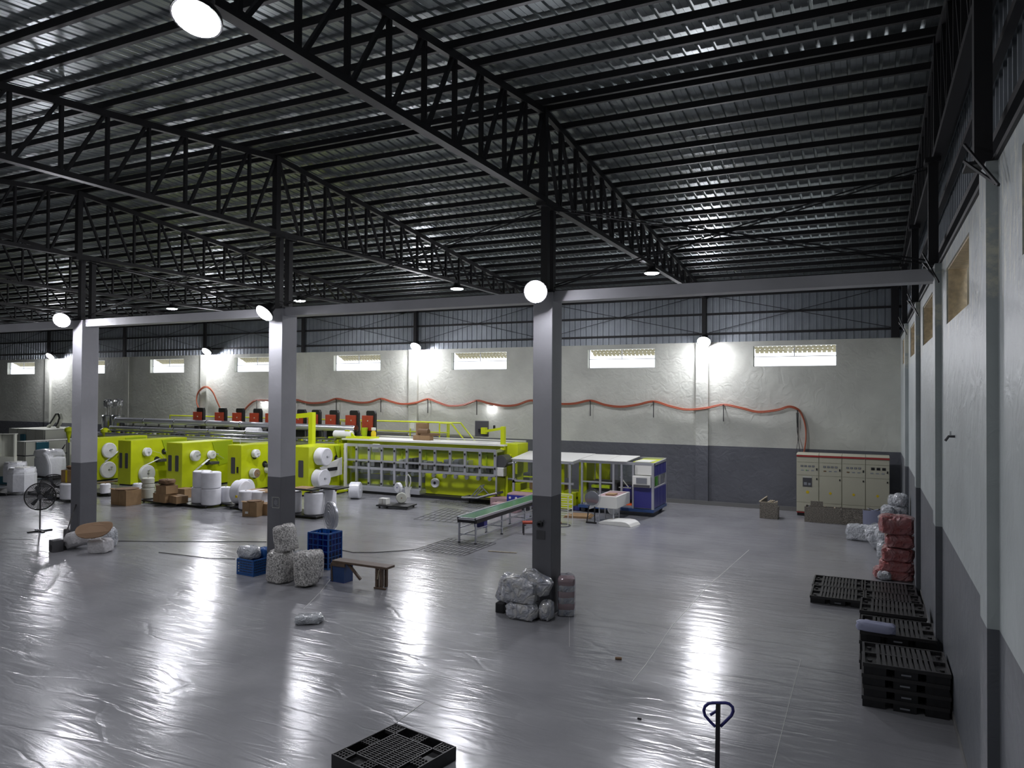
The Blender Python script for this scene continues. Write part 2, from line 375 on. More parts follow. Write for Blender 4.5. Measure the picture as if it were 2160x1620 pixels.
# roof trusses
TX = [1.0-.02, -5.74, -12.63, -19.92, -26.9, -33.8, -40.7, -47.6, -54.5]
ZB = 8.08
def ztop(y): return zroof(y)-.16
proto = None
def make_truss(x):
    t = thing('roof_truss', '', 'roof truss', (x, YC, 0), 0)
    tc = MB(); e1 = YF-.1-YC; e2 = YN+.05-YC
    tc.bar((0, e2, zroof(YN)-.21), (0, 0, ztop(YC)-.05), .13, .09, up=(1, 0, 0)); tc.build('top_chord', 'steel', t)
    MB().bar((0, 0, ztop(YC)-.05), (0, e1, zroof(YF)-.21), .13, .09, up=(1, 0, 0)).build('top_chord', 'steel', t)
    MB().bar((0, e2, ZB), (0, e1, ZB), .10, .15, up=(1, 0, 0)).build('bottom_chord', 'steel', t)
    MB().bar((0, 0, ZB), (0, 0, ztop(YC)), .14, .14).build('king_post', 'steel', t)
    for s, lim in ((1, e1), (-1, -e2)):
        for k in range(1, 19):
            d = k*DY; d0 = (k-1)*DY
            if d > lim-.1: break
            zt = ztop(YC+d)-.05
            MB().bar((0, s*d, ZB), (0, s*d, zt), .07, .055).build('strut', 'steel', t)
            MB().bar((0.0, s*(d-.06), ZB), (0, s*(d0+.06), ztop(YC+d0)-.08), .065, .05).build('diagonal', 'steel', t)
    return t
TL = {0: 'dark steel roof truss hard against the right-hand wall cladding', 1: 'dark steel roof truss over the rightmost concrete column',
      2: 'dark steel roof truss over the middle concrete column', 3: 'dark steel roof truss over the leftmost concrete column'}
for i, x in enumerate(TX):
    if proto is None: t = proto = make_truss(x)
    else: t = dup(proto, (x, YC, 0))
    t['label'] = TL.get(i, 'dark steel roof truss, number %s beyond the one over the leftmost column' % ('one', 'two', 'three', 'four', 'five')[i-4] if i > 3 else '')
    t['group'] = 'steel roof trusses'

# concrete columns with steel legs, and the ring beam
CX = [(-5.745, 'tall concrete column at right centre with plastic bags heaped at its foot', .42),
      (-12.63, 'concrete column in the middle with blue crates and crinkled bags at its foot', .41),
      (-19.93, 'leftmost concrete column with white sacks and a brown oval board at its foot', .42)]
for x, lb, cwid in CX:
    t = thing('concrete_column', lb, 'column', (x, YC, 0))
    MB().box(-.205, .205, 0, .5, 0, 6.28).build('shaft', 'col', t, bevel=.012)
    B(-.22, .22, -.02, .52, 6.28, 6.33).build('base_plate', 'steel', t)
    for dy in (.05, .36): B(-.07, .07, dy, dy+.13, 6.33, 8.02).build('steel_leg', 'steel', t)
    B(-.1, .1, -.12, .6, 7.96, 8.03).build('cap_plate', 'steel', t)
tg = tag(B(XL, XR-.02, .08, .42, 6.1, 6.3, off=(0, 0, 0)).build('concrete_beam', 'col', loc=(0, YC, 0)), 'long pale concrete tie beam running across the hall over the columns', 'beam')
t = thing('roof_post', 'dark steel post on the right-hand wall at the end of the concrete beam', 'post', (XR-.09, YC+.1, WH))
B(-.07, .07, -.07, .07, 0, 1.7).build('leg', 'steel', t); B(-.14, .09, -.14, .14, 0, .03).build('foot_plate', 'steel', t); B(-.12, .1, -.14, .14, 1.62, 1.7).build('cap_plate', 'steel', t)
MB().bar((-.15, -.1, .2), (.02, -.75, -.35), .02).bar((-.15, -.1, .05), (.02, -.6, -.3), .02).build('bracket', 'rod', t)
PL = {-2.7: 'dark steel post on the right wall behind the viewer', 2.5: 'dark steel post on the right wall at the top right corner', 7.7: 'thick dark steel post on the right-hand wall nearer than the beam',
      18.4: 'dark steel post on the right wall just beyond the concrete beam', 23.7: 'dark steel post on the right wall farthest from the viewer'}
for y, lb in PL.items():
    c = dup(t, (XR-.09, y, WH), 0, lb)
# rod bracing in the plane of the columns
R = []
def rods(x0, x1, name, lb):
    t = thing(name, lb, 'bracing', ((x0+x1)/2, YC+.25, 7.2), 0, 'cross bracing rods between the columns')
    o = ((x0+x1)/2, YC+.25, 7.2)
    for dz in (-.03, .03):
        MB(o).tube([(x0, YC+.25+dz, 6.42+dz), (x1, YC+.25, 7.95+dz)], .013, 5).build('rod', 'rod', t)
        MB(o).tube([(x0, YC+.22+dz, 7.95+dz), (x1, YC+.22, 6.42+dz)], .013, 5).build('rod', 'rod', t)
rods(-5.6, .85, 'cross_bracing', 'crossed dark rods between rightmost column top and right-hand wall')
rods(-12.5, -5.9, 'cross_bracing', 'crossed dark rods between the middle and rightmost column tops')
rods(-19.8, -12.8, 'cross_bracing', 'crossed dark rods between the leftmost and middle column tops')

# windows: frame bars, pane, and the yellow perforated awning outside
for i, (x0, x1) in enumerate(FWIN):
    fr = B(x0, x1, YF+.18, YF+.21, 5.365, 5.385)
    fr.box(x0, x1, YF+.18, YF+.21, 5.73, 5.755).box(x0, x0+.03, YF+.18, YF+.21, 5.365, 6.14).box(x1-.03, x1, YF+.18, YF+.21, 5.365, 6.14).box((x0+x1)/2-.015, (x0+x1)/2+.015, YF+.18, YF+.21, 5.75, 6.14)
    o = sset(fr.build('window_%d' % (i+1), 'alu'))
    B(x0+.02, x1-.02, YF+.19, YF+.196, 5.38, 6.13).build('pane', 'glass', o)
    aw = MB()      # sloping awning sheet, pierced by rows of openings
    nx = 17; c = (x1-x0)/nx
    for r in range(3):
        ya, za = YF+.26+.19*r, 6.17-.085*r; yb, zb = ya+.19, za-.085
        for k in range(nx):
            xa = x0+k*c+(c*.25 if r % 2 else 0)
            aw.bar((xa+c*.36, ya, za), (xa+c*.36, yb, zb), c*.74, .02, up=(0, 1, 2))
        aw.bar((x0, ya+.01, za), (x1, ya+.01, za), .11, .03, up=(0, 1, 2))
    aw.build('awning', 'awn', o)

# ------------------------------------------------------------ lamps
LM = {k: lampm('lamp_'+k, v) for k, v in {'wall': 70, 'col': 38, 'hang': 135, 'big': 80, 'near': 58, 'dim': 4, 'small': 9}.items()}
def lamp(pos, nrm, key, label, arm=None, r=.21, dome=.09):
    t = thing('high_bay_lamp', label, 'lamp', pos, 0, 'round high bay lamps')
    q = Vector(nrm).normalized().to_track_quat('Z', 'Y').to_matrix().to_4x4()
    MB().lathe([(r, 0), (r*.98, dome*.35), (r*.85, dome*.65), (r*.55, dome*.9), (0, dome)], 24, q).build('diffuser', LM[key], t, smooth=True)
    MB().lathe([(r+.015, .012), (r+.02, 0), (r+.005, -.05), (r*.55, -.12), (r*.5, -.26), (r*.3, -.28), (0, -.28)], 24, q).build('housing', 'black', t, smooth=True)
    if arm:
        a = q @ Vector((0, 0, -.24)); MB().tube([a, a.lerp(Vector(arm), .5)+Vector((0, 0, .03)), arm], .018, 6).build('bracket', 'black', t)
    return t
def facing(pos, k, du, dv):
    v = (CAM-Vector(pos)).normalized(); s = math.sqrt(1-k*k); n = math.hypot(du, dv)
    return v*k+(R2*du-U2*dv)*(s/n)
for (u, v), lb in zip(((1485, 720), (877, 731), (436, 741), (106, 751)),
        ('glaring round lamp on the far wall right of the rightmost column', 'glaring round lamp on far wall above the cable, between middle and right columns',
         'glaring round lamp on far wall above the looped cable left of the middle column', 'glaring round lamp on the far wall left of the leftmost column')):
    p = oY(u, v, YF-.55); lamp(p, (0, -.85, -1), 'wall', lb, arm=(0, .4, .02), r=.24, dome=.12)
p = Vector((-5.72, YC-.4, 6.24)); lamp(p, facing(p, .97, -.2, .5), 'col', 'round lamp shining toward the viewer atop the rightmost column', arm=(0.05, .32, .1))
p = Vector((-12.58, YC-.4, 6.13)); lamp(p, facing(p, .55, -.7, .7), 'col', 'tilted round lamp at the top of the middle column', arm=(-.02, .32, .12))
p = Vector((-20.0, YC-.4, 6.25)); lamp(p, facing(p, .85, -.6, .8), 'col', 'round lamp at the top of the leftmost column', arm=(.05, .32, .1))
for x, y, lb in ((-5.74, 21.2, 'lamp hanging from the truss over the rightmost column, before far wall'), (-12.63, 21.7, 'lamp hanging from the truss over the middle column, left of rightmost column lamp'),
        (-19.92, 22.1, 'lamp hanging from the truss just right of the middle column post'), (-26.9, 22.0, 'small lamp hanging from a truss between left and middle columns')):
    lamp((x, y, 7.86), (0, 0, -1), 'hang', lb, arm=(0, 0, .24), dome=.05)
p = hit(2, 7.75, 415, 38); lamp(p, facing(p, .5, -.3, .95), 'big', 'large bright lamp hanging near the truss at the top left', arm=(-.1, -.1, .4), r=.215, dome=.04)
for x, y, lb in ((-5.5, -1.2, 'round lamp hanging above and behind the viewer'), (-12.4, 4.9, 'round lamp over the near floor, out of view above the top left lamp'), (-19.6, 4.9, 'round lamp over the near floor, far out of view to the left'), (-26.5, 4.9, 'round lamp over the near floor, farthest out of view left')):     # the same lamps go on over the near half of the hall
    lamp((x, y, 7.8), (0, 0, -1), 'dim' if x > -6 else 'near', lb, arm=(0, 0, .24), dome=.05)
def wall_light(u, v, lb):
    p = oY(u, v, YF-.14); t = thing('wall_light', lb, 'lamp', p, 0, 'small lights on the far wall')
    MB().lathe([(.11, 0), (.11, .03), (.07, .05), (0, .06)], 16, Matrix.Rotation(pi, 4, 'X')).build('diffuser', LM['small'], t, smooth=True)
    MB().lathe([(.115, 0), (.1, .04), (.04, .06), (0, .06)], 16).build('housing', 'whitep', t); B(-.02, .02, .05, .14, .0, .04).build('arm', 'whitep', t)
wall_light(555, 848, 'small white light on the far wall just left of the middle column')
wall_light(1035, 857, 'small white light on the far wall above the dark monitor')

# ============================================================ machines
def rollthing(name, pos, r, h, axis, label, cat='paper roll', group=None, m='white', core='kraft', cr=.12, dish=0):
    """a roll of web: pos = centre of its lower face, axis = direction of its height"""
    t = thing(name, label, cat, pos, 0, group)
    q = Vector(axis).normalized().to_track_quat('Z', 'Y').to_matrix().to_4x4(); e = min(.03, r*.12)
    MB().lathe([(r*cr, .004), (r-e, .0), (r, e), (r, h-e), (r-e, h), (r*cr, h-.004), (r*cr*.99, h-.02-dish), (0, h-.02-dish)], 28, q).build('web_coil', m, t, smooth=True)
    MB().lathe([(r*cr*.55, h-.05), (r*cr*1.0, h-.05), (r*cr*1.0, h+.006), (r*cr*.55, h+.006)], 16, q).build('core', core, t)
    return t
# ---- five unwinder cabinets, long boxes reaching back to the line
CAB = [(-33.75, -33.0, 22.75, 2.05, 'leftmost lime cabinet, mostly hidden behind the leftmost column'),
       (-31.03, -30.15, 22.55, 2.04, 'lime cabinet with two slots just right of the leftmost column'),
       (-28.07, -27.08, 22.75, 2.03, 'lime cabinet with two slots behind the brown cartons'),
       (-24.95, -24.15, 23.3, 2.0, 'lime cabinet with one slot, left of the middle column behind the white rolls'),
       (-21.95, -20.72, 23.6, 2.03, 'lime cabinet right of the middle column with the big white reel')]
for i, (x0, x1, y0, h, lb) in enumerate(CAB):
    o = (x0, y0, 0); t = thing('unwinder_cabinet', lb, 'machine cabinet', o, 0, 'lime unwinder cabinets')
    MB(o).box(x0, x1, y0, 25.6, .06, h).build('body', 'lime', t, bevel=.015)
    MB(o).box(x0+.05, x1-.05, y0+.05, 25.5, 0, .06).build('plinth', 'black', t)
    MB(o).box(x0+.01, x1-.01, y0+.01, 25.6, h, h+.012).build('top_plate', 'lime', t)
    wd = x1-x0
    slots = [(.12, .34), (.56, .78)] if i != 3 else [(.26, .56)]
    for a, c in slots:
        pts = []; xa, xc, za, zb = x0+a*wd, x0+c*wd, .78, 1.48
        for cx, cz, s in ((xa+.04, za+.04, 180), (xc-.04, za+.04, 270), (xc-.04, zb-.04, 0), (xa+.04, zb-.04, 90)):
            for k in range(4): an = radians(s+k*30); pts.append((cx+.04*cos(an), y0+.005, cz+.04*sin(an)))
        sl = MB(o).poly(pts, (0, -.012, 0)).build('window_slot', 'dgrey', t)
    if i == 3: MB(o).box(x0+.68*wd, x0+.8*wd, y0-.012, y0+.005, .82, 1.08).build('window_slot', 'black', t)
    # spindles and guide rollers on the working side
    for yy, zz in ((y0+.75, 1.5), (y0+.75, .65), (y0+1.35, 1.1), (y0+1.75, 1.45)):
        MB(o).cyl((x1, yy, zz), (x1+.28, yy, zz), .03, n=10).build('spindle', 'alu', t)
        MB(o).cyl((x1, yy, zz), (x1+.03, yy, zz), .14, n=18).build('flange', 'black', t)
    MB(o).box(x1, x1+.35, y0+1.3, y0+1.75, 1.0, 1.12).build('splice_unit', 'dgrey', t, bevel=.02)
    MB(o).poly([(x1+.01, y0+1.6, 2.0), (x1+.01, 25.5, 2.0), (x1+.01, 25.5, 1.0), (x1+.01, y0+2.0, .9)], (.03, 0, 0)).build('side_plate', 'limed', t)
def reel(x, y, z, r, w, label, m='white', core='dgrey'):
    t = rollthing('paper_reel', (x, y, z), r, w, (1, 0, 0), label, 'paper reel', 'reels on the lime cabinets', m, core, cr=.86 if core == 'kraft' else .1)
    MB().cyl((w-.02, 0, 0), (w+.09, 0, 0), .022, n=8).build('spindle_tip', 'alu', t)
    return t
reel(-32.98, 23.45, 1.45, .37, .14, 'upper reel on the leftmost cabinet, just right of leftmost column')
reel(-32.98, 23.4, .52, .40, .16, 'lower reel on the leftmost cabinet, just right of leftmost column')
reel(-30.13, 23.3, 1.5, .2, .2, 'small upper reel on the second lime cabinet from left')
reel(-30.13, 23.3, .5, .40, .18, 'large lower reel on the second lime cabinet from left')
reel(-27.06, 23.35, 1.45, .24, .2, 'first of two small reels on cabinet behind the brown cartons')
reel(-27.06, 24.25, 1.43, .19, .2, 'second smaller reel on cabinet behind the brown cartons')
reel(-24.13, 24.0, 1.62, .18, .22, 'small upper reel on cabinet just left of the middle column')
reel(-24.13, 23.9, .78, .2, .3, 'brown-faced reel low on cabinet just left of the middle column', core='kraft')
reel(-24.13, 24.75, .85, .16, .3, 'smaller brown-faced reel touching the middle column edge', core='kraft')
reel(-20.70, 24.2, 1.62, .37, .45, 'big white reel on cabinet right of the middle column')
reel(-20.70, 24.1, .72, .40, .42, 'lower big white reel right of the middle column above the drums')
# webs running from reel to reel
def web(pts, w, label, cat='paper web'):
    o = Vector(pts[0]); b = MB(o)
    for a, c in zip(pts, pts[1:]): b.bar(a, c, .006, w, up=(1, 0, 0))
    return tag(b.build('paper_web', 'white', loc=o), label, cat, 'webs on the lime cabinets')
web([(-32.9, 23.25, .92), (-32.9, 24.1, 1.5)], .12, 'white strip rising from lower reel beside the leftmost column')
web([(-30.03, 23.1, .86), (-30.03, 23.95, 1.14)], .14, 'white strip leaving the large reel of second cabinet')
web([(-30.03, 23.5, 1.55), (-30.03, 24.0, 1.4), (-30.03, 24.25, 1.1)], .03, 'thin strip arcing from small reel on second cabinet')
web([(-26.95, 24.1, 1.25), (-26.95, 23.6, .95), (-26.95, 23.35, .8)], .14, 'white strip hanging below the reels behind brown cartons')
web([(-26.95, 24.4, 1.5), (-26.95, 24.95, 1.2)], .04, 'thin yellowish strip right of small reels behind brown cartons')
web([(-27.9, 26.0, 2.0), (-26.2, 25.2, 2.12), (-26.0, 25.1, .9)], .02, 'narrow white web folding down between two cabinets')
# lime stand with tall gantry arm above the fifth cabinet
o = (-21.95, 25.2, 2.04); t = thing('gantry_arm', 'tall lime square post with arm reaching left behind the middle column', 'machine arm', o)
MB(o).bar((-21.95, 25.2, 2.04), (-21.95, 25.2, 3.42), .22).build('post', 'lime', t)
MB(o).bar((-21.85, 25.2, 3.32), (-24.4, 25.2, 3.1), .2).build('arm', 'lime', t)
# white slotted plate between cabinet five and the guard
o = (-20.45, 25.0, .9); t = thing('web_guide_plate', 'white slotted side plate right of the big reel', 'machine part', o)
MB(o).poly([(-20.4, 23.9, 1.2), (-20.4, 25.3, 1.52), (-20.4, 25.3, .78), (-20.4, 24.3, .7)], (.04, 0, 0)).build('plate', 'whitep', t)
MB(o).box(-20.36, -20.33, 24.35, 24.95, 1.0, 1.14).build('slot', 'black', t)
MB(o).bar((-20.3, 25.45, 0), (-20.3, 25.45, 2.1), .1).build('post', 'whitep', t)
MB(o).box(-20.68, -20.2, 24.5, 25.5, .05, .12).build('foot', 'lime', t)

# ---- main line: lime housing with white deck and a guard of framed acrylic doors
o = (-17, 26.5, 0); t = line = thing('production_line', 'long lime machine with grey framed guard doors and white deck', 'machine', o)
MB(o).box(-20.95, -12.85, 26.5, 27.5, .15, 2.05).build('housing', 'lime', t)
MB(o).box(-16.6, -12.9, 26.0, 26.5, .12, .95).build('lower_panel', 'lime', t, bevel=.01)
MB(o).box(-21.0, -12.95, 26.05, 27.6, 2.2, 2.27).build('deck', 'whitep', t)
MB(o).box(-20.9, -13.05, 26.3, 27.5, 2.05, 2.2).build('deck_rim', 'lime', t)
MB(o).box(-21.3, -12.7, 27.5, 27.56, 2.3, 2.36).build('deck_rail', 'offw', t)
MB(o).box(-20.6, -16.55, 25.5, 26.5, .12, .3).build('base_beam', 'alu', t, bevel=.01)
MB(o).box(-20.5, -12.9, 25.6, 26.4, 0, .12).build('plinth', 'black', t)
MB(o).box(-16.55, -12.9, 25.95, 26.0, .0, .14).build('kick_strip', 'black', t)
gx = [oY(u, 960, 25.6).x for u in (728, 753, 779, 806, 833, 859, 887, 918, 950, 981.5, 1013, 1045)]
ZT, ZA, ZBm, Z0 = 2.08, 1.4, 1.08, .3
for i, x in enumerate(gx):
    MB(o).box(x-.055, x+.055, 25.56, 25.64, Z0 if i < 7 else ZBm, ZT).build('guard_post', 'alu', t)
    for z in (ZT-.22, ZA-.05, .45): 
        if z > .5 or i < 7: MB(o).box(x-.03, x+.03, 25.535, 25.565, z-.04, z+.04).build('hinge', 'black', t)
MB(o).box(gx[0], gx[-1], 25.57, 25.63, ZT-.1, ZT+.02).build('guard_rail', 'alu', t)
MB(o).box(gx[0], gx[-1], 25.57, 25.63, ZA-.04, ZA+.04).build('guard_rail', 'alu', t)
MB(o).box(gx[0], gx[-1], 25.57, 25.63, ZBm-.05, ZBm+.05).build('guard_rail', 'alu', t)
MB(o).box(gx[0], gx[6], 25.57, 25.63, Z0, Z0+.05).build('guard_rail', 'alu', t)
for i in range(11):
    a, c = gx[i]+.055, gx[i+1]-.055
    MB(o).box(a, c, 25.6, 25.606, ZA+.04, ZT-.1).build('guard_pane', 'guard', t)
    if i < 6: MB(o).box(a, c, 25.6, 25.606, Z0+.05, ZBm-.05).build('guard_pane', 'guard', t)
    else: MB(o).box(a, c, 25.6, 25.606, ZBm+.05, ZA-.04).build('guard_pane', 'guard', t)
MB(o).box(gx[-1]-.02, gx[-1]+.05, 25.6, 26.5, ZT-.1, ZT).box(gx[-1]-.02, gx[-1]+.05, 25.6, 26.5, ZBm-.05, ZBm+.05).bar((gx[-1]+.04, 25.62, .25), (gx[-1]+.04, 25.62, ZBm), .06).build('guard_return', 'alu', t)
random.seed(3)
for k in range(30):      # drives, knives and rollers inside the guard
    x = -20.4+k*.245; hh = random.uniform(.15, .42) if 9 < k < 24 else random.uniform(.06, .2)
    MB(o).box(x, x+random.uniform(.12, .22), 26.05, 26.48, 1.12, 1.18+hh).build('drive_unit', random.choice(['dgrey', 'alu', 'grey']), t, bevel=.015)
MB(o).box(-20.6, -13.0, 26.3, 26.5, .98, 1.12).build('roller_bed', 'grey', t)
for k in range(14):
    x = -20.3+k*.52; MB(o).cyl((x, 25.9, .9), (x, 26.5, .9), .09, n=12).build('roller', 'alu', t)
for x in (-19.6, -18.1, -16.9, -14.9, -14.0): MB(o).box(x, x+.05, 26.44, 26.5, 1.15, 2.05).build('rib', 'limed', t)
MB(o).box(-20.9, -13.0, 26.4, 26.5, 1.78, 1.84).build('rib', 'limed', t)
MB(o).box(-20.6, -13.4, 26.44, 26.5, .5, .72).build('lower_duct', 'grey', t)
MB(o).box(-20.9, -20.55, 25.65, 26.5, .1, 2.05).build('end_frame', 'lime', t)
MB(o).box(-19.15, -18.8, 25.75, 25.9, 1.75, 2.1).build('control_pod', 'offw', t, bevel=.03)
MB(o).poly([(-12.86, 25.95, .1), (-12.86, 27.4, .1), (-12.86, 27.4, 2.2), (-12.86, 26.6, 2.2), (-12.86, 25.95, 1.5)], (.1, 0, 0)).build('end_panel', 'lime', t)
MB(o).box(-13.1, -12.5, 26.3, 27.3, 1.1, 2.3).build('end_cover', 'lime', t, bevel=.02)
MB(o).box(-13.1, -12.36, 26.3, 27.3, .12, .75).build('end_base', 'lime', t, bevel=.02)
MB(o).cyl((-12.95, 25.7, 1.62), (-12.95, 26.3, 1.62), .26, n=18).build('dark_drum', 'dgrey', t)
MB(o).box(-13.1, -12.8, 25.66, 26.1, 1.05, 1.4).build('white_bin', 'whitep', t, bevel=.03)
MB(o).tube([(-12.7, 25.9, 1.55), (-12.45, 25.85, 1.6), (-12.3, 25.8, 1.61)], .035).build('link_rail', 'alu', t)
MB(o).tube([(-12.7, 25.9, .95), (-12.3, 25.8, .95)], .05).build('link_rail', 'grey', t)
rollthing('paper_reel', (-16.05, 25.95, .6), .2, .1, (0, -1, 0), 'small white reel low on the lime panel under the guard', 'paper reel', m='white', core='black', cr=.3)
# black inclined outfeed
o = (-13.3, 25.5, 0); t = thing('outfeed_conveyor', 'low black outfeed belt with open frame at foot of the lime machine', 'conveyor', o)
pth = [(-14.3, 25.3, .22), (-13.6, 25.3, .24), (-13.0, 25.3, .42), (-12.75, 25.3, .48)]
b = MB(o)
for a, c in zip(pth, pth[1:]): b.bar(a, c, .5, .09)
b.build('belt', 'dgrey', t); MB(o).tube([(x, 25.03, z+.02) for x, y, z in pth], .035).build('side_rail', 'chrome', t)
for (a, c) in (((-13.9, 25.1, .3), (-13.5, 25.1, .72)), ((-13.5, 25.1, .72), (-13.15, 25.1, .42)), ((-13.75, 25.1, .3), (-13.35, 25.1, .6)), ((-13.9, 25.4, .3), (-13.5, 25.4, .72)), ((-13.5, 25.1, .72), (-13.5, 25.4, .72))): MB(o).bar(a, c, .03).build('frame_bar', 'grey', t)
for x in (-14.1, -12.9): MB(o).bar((x, 25.3, 0), (x, 25.3, .3), .05).build('leg', 'black', t)
# monitor on lime swing arm
o = (-17, 26.5, 0); t = line
MB(o).box(-13.16, -13.0, 26.1, 26.26, 2.05, 2.98).build('swing_arm_post', 'lime', t); MB(o).bar((-13.1, 26.15, 2.9), (-13.8, 26.1, 2.78), .1).build('swing_arm', 'lime', t)
MB(o).box(-14.02, -13.8, 26.05, 26.2, 2.66, 2.92).build('swing_arm_clamp', 'lime', t); MB(o).box(-13.5, -13.42, 26.1, 26.18, 2.88, 3.02).build('knob', 'black', t, bevel=.02)
o = (-14.1, 26.25, 3); t = thing('monitor', 'dark flat monitor seen from behind under the small wall light', 'monitor', o, 0)
MB(o).box(-14.4, -13.78, 26.24, 26.3, 2.54, 3.18).build('case', 'dgrey', t, bevel=.02); MB(o).box(-14.2, -14.0, 26.16, 26.25, 2.72, 2.86).build('mount', 'black', t)

# ---- left half of the line with its extraction ducts
o = (-29, 26.6, 0); t = thing('transfer_line', 'long lime conveyor bed with rollers behind the cabinets', 'machine', o)
MB(o).box(-37.5, -21.3, 26.0, 27.5, .1, 1.9).build('housing', 'lime', t)
MB(o).box(-37.5, -21.3, 25.95, 27.5, 1.9, 2.0).build('deck', 'offw', t)
random.seed(5)
for k in range(46):
    x = -37.3+k*.35; MB(o).box(x, x+random.uniform(.08, .2), 26.2, 27.0, 2.0, 2.0+random.uniform(.08, .3)).build('bracket', random.choice(['dgrey', 'limed', 'grey', 'lime', 'offw']), t)
for k in range(16):
    x = -36.8+k*1.0; MB(o).bar((x, 26.9, 2.0), (x, 26.9, 2.6), .06).build('duct_support', 'dgrey', t)
MB(o).tube([(-37.4, 26.1, 2.2), (-21.35, 26.1, 2.2)], .05, 8).build('guide_tube', 'chrome', t)
MB(o).tube([(-37.4, 25.95, 2.06), (-21.35, 25.95, 2.06)], .035, 8).build('guide_tube', 'alu', t)
MB(o).tube([(-33, 26.35, 2.12), (-21.35, 26.35, 2.12)], .04, 8).build('guide_tube', 'alu', t)
def duct(p, q, r, label, sq=1):
    o = Vector(p); t = thing('extraction_duct', label, 'duct', o, 0, 'silver ducts above the line')
    MB(o).cyl(p, q, r, n=20).build('pipe', 'alu', t, smooth=True)
    k = int((Vector(q)-o).length/2.2)
    for i in range(k+1):
        c = o.lerp(Vector(q), i/k); MB(o).cyl(c-Vector((.03, 0, 0)), c+Vector((.03, 0, 0)), r+.015, n=20).build('flange', 'chrome', t)
duct((-37.2, 26.9, 2.72), (-20.9, 26.9, 2.66), .15, 'thickest silver duct running left to right under the red motor boxes')
duct((-36.8, 26.3, 2.34), (-24.5, 26.3, 2.34), .09, 'thinner silver duct in front of and below the thick one')
for i, (u0, v0, u1, v1) in enumerate(((521, 900, 548, 913), (706, 905, 742, 921))):
    a = oY(u0, (v0+v1)/2, 26.45); c = oY(u1, (v0+v1)/2, 26.45); r = .15
    rollthing('foam_roll', (a.x, 26.45, 2.42 if i == 0 else 2.42), r+.02, c.x-a.x, (1, .05, 0), ('white roll lying on the line left of the middle column', 'white roll lying at the right end of the silver duct')[i], 'paper roll', core='offw')
# platform behind with hand rails
o = (-24, 28, 0); t = thing('service_platform', 'raised platform with yellow hand rails and stairs along the far wall', 'platform', o)
MB(o).box(-35, -16.9, 27.55, 28.5, 2.02, 2.1).build('deck', 'grey', t)
for x in [-34.8+i*1.98 for i in range(10)]:
    MB(o).bar((x, 28.4, 0), (x, 28.4, 2.02), .07).build('leg', 'lime', t)
    if x > -21 or x < -28: MB(o).bar((x, 28.4, 2.1), (x, 28.4, 2.95), .045).build('rail_post', 'lime', t)
MB(o).tube([(-34.8, 28.4, 2.97), (-16.3, 28.4, 2.97)], .035, 8).build('hand_rail', 'lime', t)
MB(o).tube([(-34.8, 28.4, 2.52), (-16.9, 28.4, 2.52)], .03, 8).build('mid_rail', 'lime', t)
for yy in (27.6, 28.4):
    MB(o).tube([(-16.9, yy, 2.1), (-16.9, yy, 2.97), (-16.3, yy, 2.97), (-15.3, yy, 1.9)], .035, 8).build('stair_rail', 'lime', t)
    MB(o).bar((-16.9, yy, 2.0), (-15.1, yy, .1), .06, .18).build('stringer', 'lime', t)
for i in range(7): MB(o).box(-16.8+i*.25, -16.55+i*.25, 27.6, 28.4, 1.78-i*.26, 1.81-i*.26).build('tread', 'grey', t)
MB(o).box(-18.55, -18.3, 27.75, 27.78, 2.7, 2.95).build('tag_plate', 'offw', t)
for u, y in ((703, 27.7), (728, 27.7), (772, 27.7)):
    p = oY(u-10, 885, y)
    MB(o).tube([(p.x, y, 2.1), (p.x, y, 2.93), (p.x+.35, y, 2.93)], .03, 6).build('rail_stub', 'lime', t)
# red motor boxes with black hoods
mx = [425, 471, 508, 544.5, 578, 606, 637, 668, 705.5, 748, 783]
NM = ['first red motor box from the left, under the looped cable', 'second red motor box from left, right leg of looped cable', 'third red motor box from the left on the platform',
      'fourth red motor box from left, below the small wall light', 'red motor box hidden at the left edge of the middle column', 'red motor box hidden behind the middle column', 'red motor box just right of the middle column behind lime arm',
      'red motor box behind the tall lime post', 'third red motor box from the right, right of the lime post', 'second red motor box from the right', 'rightmost red motor box with dark stand below']
mp = None
for i, u in enumerate(mx):
    p = oY(u, 880, 27.3)
    if mp is None:
        mp = thing('motor_box', NM[0], 'motor', (p.x, 27.3, 2.12), 0, 'red motor boxes on the platform')
        B(-.34, .26, -.25, .02, .46, 1.14).build('case', 'redbox', mp, bevel=.015)
        B(-.28, .3, -.2, .02, 0, .48).build('stand', 'black', mp)
        MB().poly([(.25, -.2, .45), (.36, -.2, .45), (.36, -.2, 1.24), (.3, -.2, 1.36), (-.1, -.2, 1.36), (-.14, -.2, 1.3), (-.14, -.2, 1.14), (.25, -.2, 1.12)], (0, .15, 0)).build('hood', 'black', mp, bevel=.02)
        MB().cyl((0, -.25, .9), (0, -.27, .9), .03, n=10).build('badge', 'cream', mp)
    else:
        dup(mp, (p.x, 27.3, 2.12), 0, NM[i])
